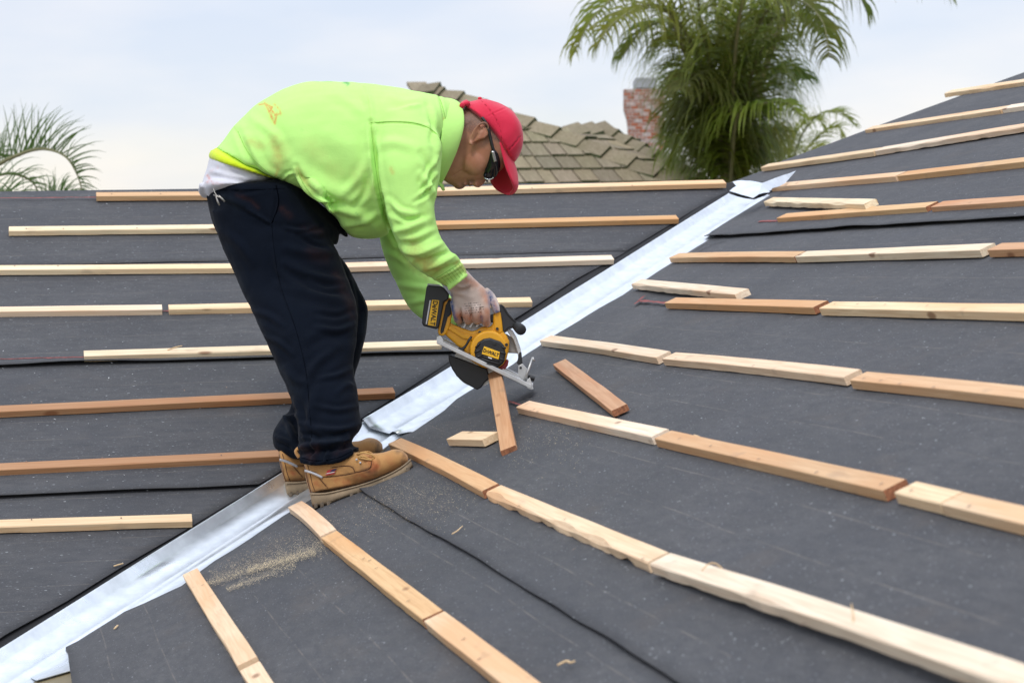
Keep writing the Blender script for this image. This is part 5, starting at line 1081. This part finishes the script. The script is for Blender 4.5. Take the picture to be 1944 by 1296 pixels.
saw = empty('circular_saw', tuple(cm(930, 720)), 'yellow and black cordless circular saw in the worker\'s gloved hand, tilted onto a batten', 'circular saw')
Z = -.03
# battery with its yellow badge
bat = prism('battery', [(810, 543), (814, 541), (840, 543), (846, 549), (853, 558), (851, 569), (843, 573), (838, 600), (833, 622), (828, 625), (804, 619), (801, 613), (803, 590)], Z - .040, Z + .045, m_sk, saw, .006, 3)
prism('battery_terminal', [(812, 538), (834, 540), (848, 550), (845, 552), (832, 545), (811, 543)], Z - .02, Z + .03, m_al2, bat, .001)
bdg = prism('badge', [(820, 569), (834, 570), (827, 619), (812, 617)], Z - .0425, Z - .039, m_by, bat, .0006)
lettering('D\u0197WALT'.replace('\u0197', 'e'), 823.5, 594, 12.5, 97, Z - .0435, m_blk, bdg, sx=.92, bold=.02)
bs_ = prism('badge_stripe', [(815.5, 570), (818, 570), (810.5, 615), (808, 615)], Z - .0415, Z - .039, mat_plain('print_white', (.6, .6, .6), .6), bat, 0)
prism('battery_latch', [(845, 553), (852, 558), (850, 567), (843, 571), (840, 566)], Z - .030, Z + .03, m_skr, bat, .002)
# rear grip cuff: yellow with a black rubber inlay
cuf = prism('rear_housing', [(851, 564), (843, 571), (838, 585), (834, 612), (831, 628), (833, 636), (842, 638), (848, 632), (853, 620), (858, 600), (862, 585), (860, 568)], Z - .026, Z + .030, m_sy, saw, .004, 3)
prism('rubber_inlay', [(852, 568), (857, 570), (857, 596), (850, 602), (842, 630), (837, 634), (836, 628), (842, 600), (846, 580)], Z - .029, Z - .02, m_skr, cuf, .002)
# lower handle arm and main motor housing
hs = prism('housing', [(846, 606), (860, 615), (878, 623), (897, 629), (905, 626), (915, 620), (930, 621), (937, 612), (936, 594), (950, 592), (953, 612), (954, 628), (962, 637), (967, 648), (966, 664), (962, 680), (958, 692), (948, 700), (925, 697), (902, 690), (889, 680), (880, 664), (868, 656), (850, 640), (840, 630), (843, 618)], Z - .018, Z + .030, m_sy, saw, .006, 3)
prism('housing_boss', circ(928, 663, 36, 36), Z - .036, Z + .0, m_sy, hs, .006, 3)
prism('housing_rib', [(852, 617), (882, 634), (900, 640), (898, 646), (878, 642), (850, 624)], Z - .023, Z - .01, m_sy, hs, .002)
for u, v in [(911, 631), (961.5, 654), (892, 672), (944, 624)]: prism('screw', circ(u, v, 2.9, 12), Z - .0395 if u < 962 and v > 640 and u > 900 else Z - .030, Z - .01, m_sk, hs, 0)
# top handle bar under the glove
prism('handle', [(850, 566), (862, 574), (884, 590), (905, 598), (924, 600), (938, 594), (951, 592), (952, 606), (940, 612), (926, 612), (900, 608), (876, 600), (858, 590)], Z - .012, Z + .024, m_sk, saw, .006, 3)
prism('front_post', [(938, 592), (950, 591), (953, 610), (955, 630), (946, 636), (937, 624), (936, 606)], Z - .020, Z + .026, m_sy, saw, .005, 3)
# motor cover
mc = prism('motor_cover', [(918, 643), (930, 641), (950, 648), (958, 656), (960, 672), (957, 688), (947, 697), (925, 694), (910, 687), (902, 678), (901, 664), (907, 650)], Z - .052, Z - .03, m_sk, saw, .006, 4)
for i in range(4):
    y0 = 651 + i * 0
for i, (a, b_) in enumerate([((903, 660), (911, 650)), ((901, 669), (912, 664)), ((903, 678), (914, 675)), ((910, 686), (946, 697)), ((912, 681), (950, 691)), ((950, 668), (960, 671)), ((948, 680), (958, 684)), ((953, 658), (960, 661)), ((916, 676), (948, 686))]):
    Q = [cm(a[0], a[1], Z - .0525), cm((a[0] + b_[0]) / 2, (a[1] + b_[1]) / 2, Z - .055), cm(b_[0], b_[1], Z - .0525)]
    mesh('rib', *tube(cat(Q, 4), .0026, 8), m_sk, mc, True)
prism('brush_cap', circ(938.5, 651.5, 3.6, 16), Z - .0555, Z - .05, m_sk, mc, .0006)
b2_ = prism('badge', [(919, 657), (949, 668), (946.5, 682), (914.5, 671.5)], Z - .0565, Z - .052, m_by, mc, .0006)
lettering('DeWALT', 932.0, 669.6, 9.4, 19, Z - .0575, m_blk, b2_, sx=.80, bold=.03)
prism('badge_mark', [(927, 677), (934, 679.5), (933.4, 681.5), (926.5, 679)], Z - .058, Z - .052, mat_plain('print_white2', (.7, .7, .68), .6), mc, 0)
# base plate: a long cast shoe seen nearly edge on, tilted slightly toward the camera
def plate(name, a, b_, zn, zf, rise, th, mat, parent, bev=.001):
    "strip from pixel a to b, near edge zn, far edge zf (depth), far edge raised by rise px, th px thick"
    vs = []
    for (u, v) in (a, b_):
        for z_, r_ in ((zn, 0), (zf, rise)): vs += [cm(u + r_ * .3, v - r_, z_), cm(u + r_ * .3, v - r_ + th, z_)]
    fs = [(0, 2, 6, 4), (1, 5, 7, 3), (0, 4, 5, 1), (2, 3, 7, 6), (0, 1, 3, 2), (4, 6, 7, 5)]
    o = mesh(name, vs, fs, mat, parent); fixn(o); bevel(o, bev); return o
bp = plate('base_plate', (829, 648), (1010, 735), Z - .055, Z + .085, 8, 4, m_al, saw)
plate('base_lip', (829, 643), (1009, 730), Z - .057, Z - .052, 1, 8, m_al, bp, .0008)
plate('base_lip', (829, 636), (1009, 722), Z + .083, Z + .088, 1, 7, m_al, bp, .0008)
prism('base_end', [(829, 640), (836, 637), (842, 645), (842, 656), (831, 652)], Z - .055, Z + .08, m_al, bp, .001)
prism('base_nose', [(1000, 722), (1006, 716), (1013, 738), (1009, 740), (1000, 736)], Z - .055, Z + .06, m_al, bp, .001)
# slotted depth arm over the shoe
prism('depth_arm', [(955, 700), (985, 712), (986, 716), (954, 704)], Z - .04, Z - .03, m_al, bp, .0006)
prism('red_lever', [(955, 692), (962, 681), (966, 684), (964, 694), (958, 702), (947, 700), (948, 697)], Z - .02, Z + .0, mat_plain('red_lever', (.25, .01, .015), .4), saw, .002)
# guards and blade
ug = prism('upper_guard', circ(938, 680, 52, 30, 195, 350) , Z + .034, Z + .060, m_al2, saw, .003, 3)
prism('guard_rim', [(961, 626), (967, 624), (973, 627), (981, 640), (988, 660), (992, 690), (986, 692), (982, 668), (975, 646), (965, 632)], Z + .005, Z + .05, m_al, ug, .002)
prism('gear_case', [(872, 618), (880, 610), (926, 620), (930, 632), (905, 640), (880, 636)], Z + .0, Z + .04, m_al2, saw, .003)
for k in range(4): prism('vent_rib', [(878 + 12 * k, 622 - k), (884 + 12 * k, 609 + k), (888 + 12 * k, 611 + k), (882 + 12 * k, 624 - k)], Z - .012, Z + .01, m_al, saw, .0012)
lg = prism('lower_guard', [(851, 672), (852, 684), (858, 700), (867, 714), (880, 725), (893, 733), (906, 740), (914, 735), (920, 726), (930, 718), (925, 700)], Z + .028, Z + .052, m_sk, saw, .003, 3)
bl = prism('blade', circ(905, 690, 44, 48), Z + .0395, Z + .0410, m_al, saw, 0)
prism('blade_arbor', circ(905, 690, 6, 16), Z + .03, Z + .045, m_al, bl, .001)
# front bracket, bevel lever and knob
prism('front_bracket', [(984, 694), (992, 690), (1001, 700), (1002, 716), (992, 722), (983, 712)], Z - .03, Z - .02, m_al, saw, .001)
prism('bracket_hole', circ(988.5, 698, 2.4, 12), Z - .032, Z - .029, m_sk, saw, 0)
mesh('bevel_lever', *tube([cm(996, 724, Z - .045), cm(1003, 702, Z - .048), cm(1011, 678, Z - .04)], [.0045, .0035, .0025], 8), m_al, saw, True)
mesh('bevel_lever', *tube([cm(1011, 678, Z - .04), cm(1014, 686, Z - .04)], .003, 8), m_al, saw, True)
mesh('knob', *tube([cm(1001, 714, Z - .03), cm(1005, 715, Z - .03), cm(1008, 717, Z - .03), cm(1015, 719, Z - .03)], [.004, .0075, .0085, .0075], 12), m_sk, saw)
prism('guard_arm', [(986, 668), (990, 668), (992, 690), (987, 694), (981, 690)], Z - .02, Z - .012, m_sk, saw, .001)
# small round knob and lever at the back of the motor
prism('depth_knob', circ(874, 665, 6.2, 18), Z - .040, Z - .02, m_sk, saw, .002, 3)
mesh('depth_lever', *tube(cat([cm(874, 665, Z - .034), cm(883, 658, Z - .036), cm(890, 646, Z - .036), cm(895, 639, Z - .032)], 4), [.0045] * 4 + [.0035] * 9, 8), m_sk, saw, True)
# auxiliary front handle
sh = prism('side_handle', [(945, 580), (951, 577), (958, 582), (965, 594), (973, 603), (981, 611), (984, 620), (975, 622), (966, 622), (958, 630), (953, 630), (952, 606), (947, 592)], Z - .012, Z + .026, m_skr, saw, .005, 3)
mesh('handle_knob', *tube(cat([cm(974, 615, Z + .005), cm(982, 620, Z - .012), cm(988, 625, Z - .028), cm(990, 627, Z - .036)], 3), [.009, .010, .0115, .0130, .0140, .0150, .0150, .0150, .0145, .012], 14), m_skr, sh, True)
prism('handle_trim', [(951, 577), (958, 582), (965, 594), (973, 603), (981, 611), (982, 614), (972, 606), (963, 597), (956, 585)], Z - .015, Z - .011, m_sk, sh, .001)

# the batten being cut: near end on the felt, far end raised under the saw
nE = onR(955, 868, .004); fE = cm(930, 722, .0)
dE = fE - nE; wE = onR(985, 862, .004) - nE; wE = RV * .9 + FV * .1 ; nn_ = np.cross(wE, dE); nn_ = nn_ if nn_[2] > 0 else -nn_
stick_between(nE, nE + dE * 1.06, UPR, NR, (.62, .36, .20), 'smooth reddish batten being cut, its far end raised under the saw', .038, thick=.017, name='cut_batten')
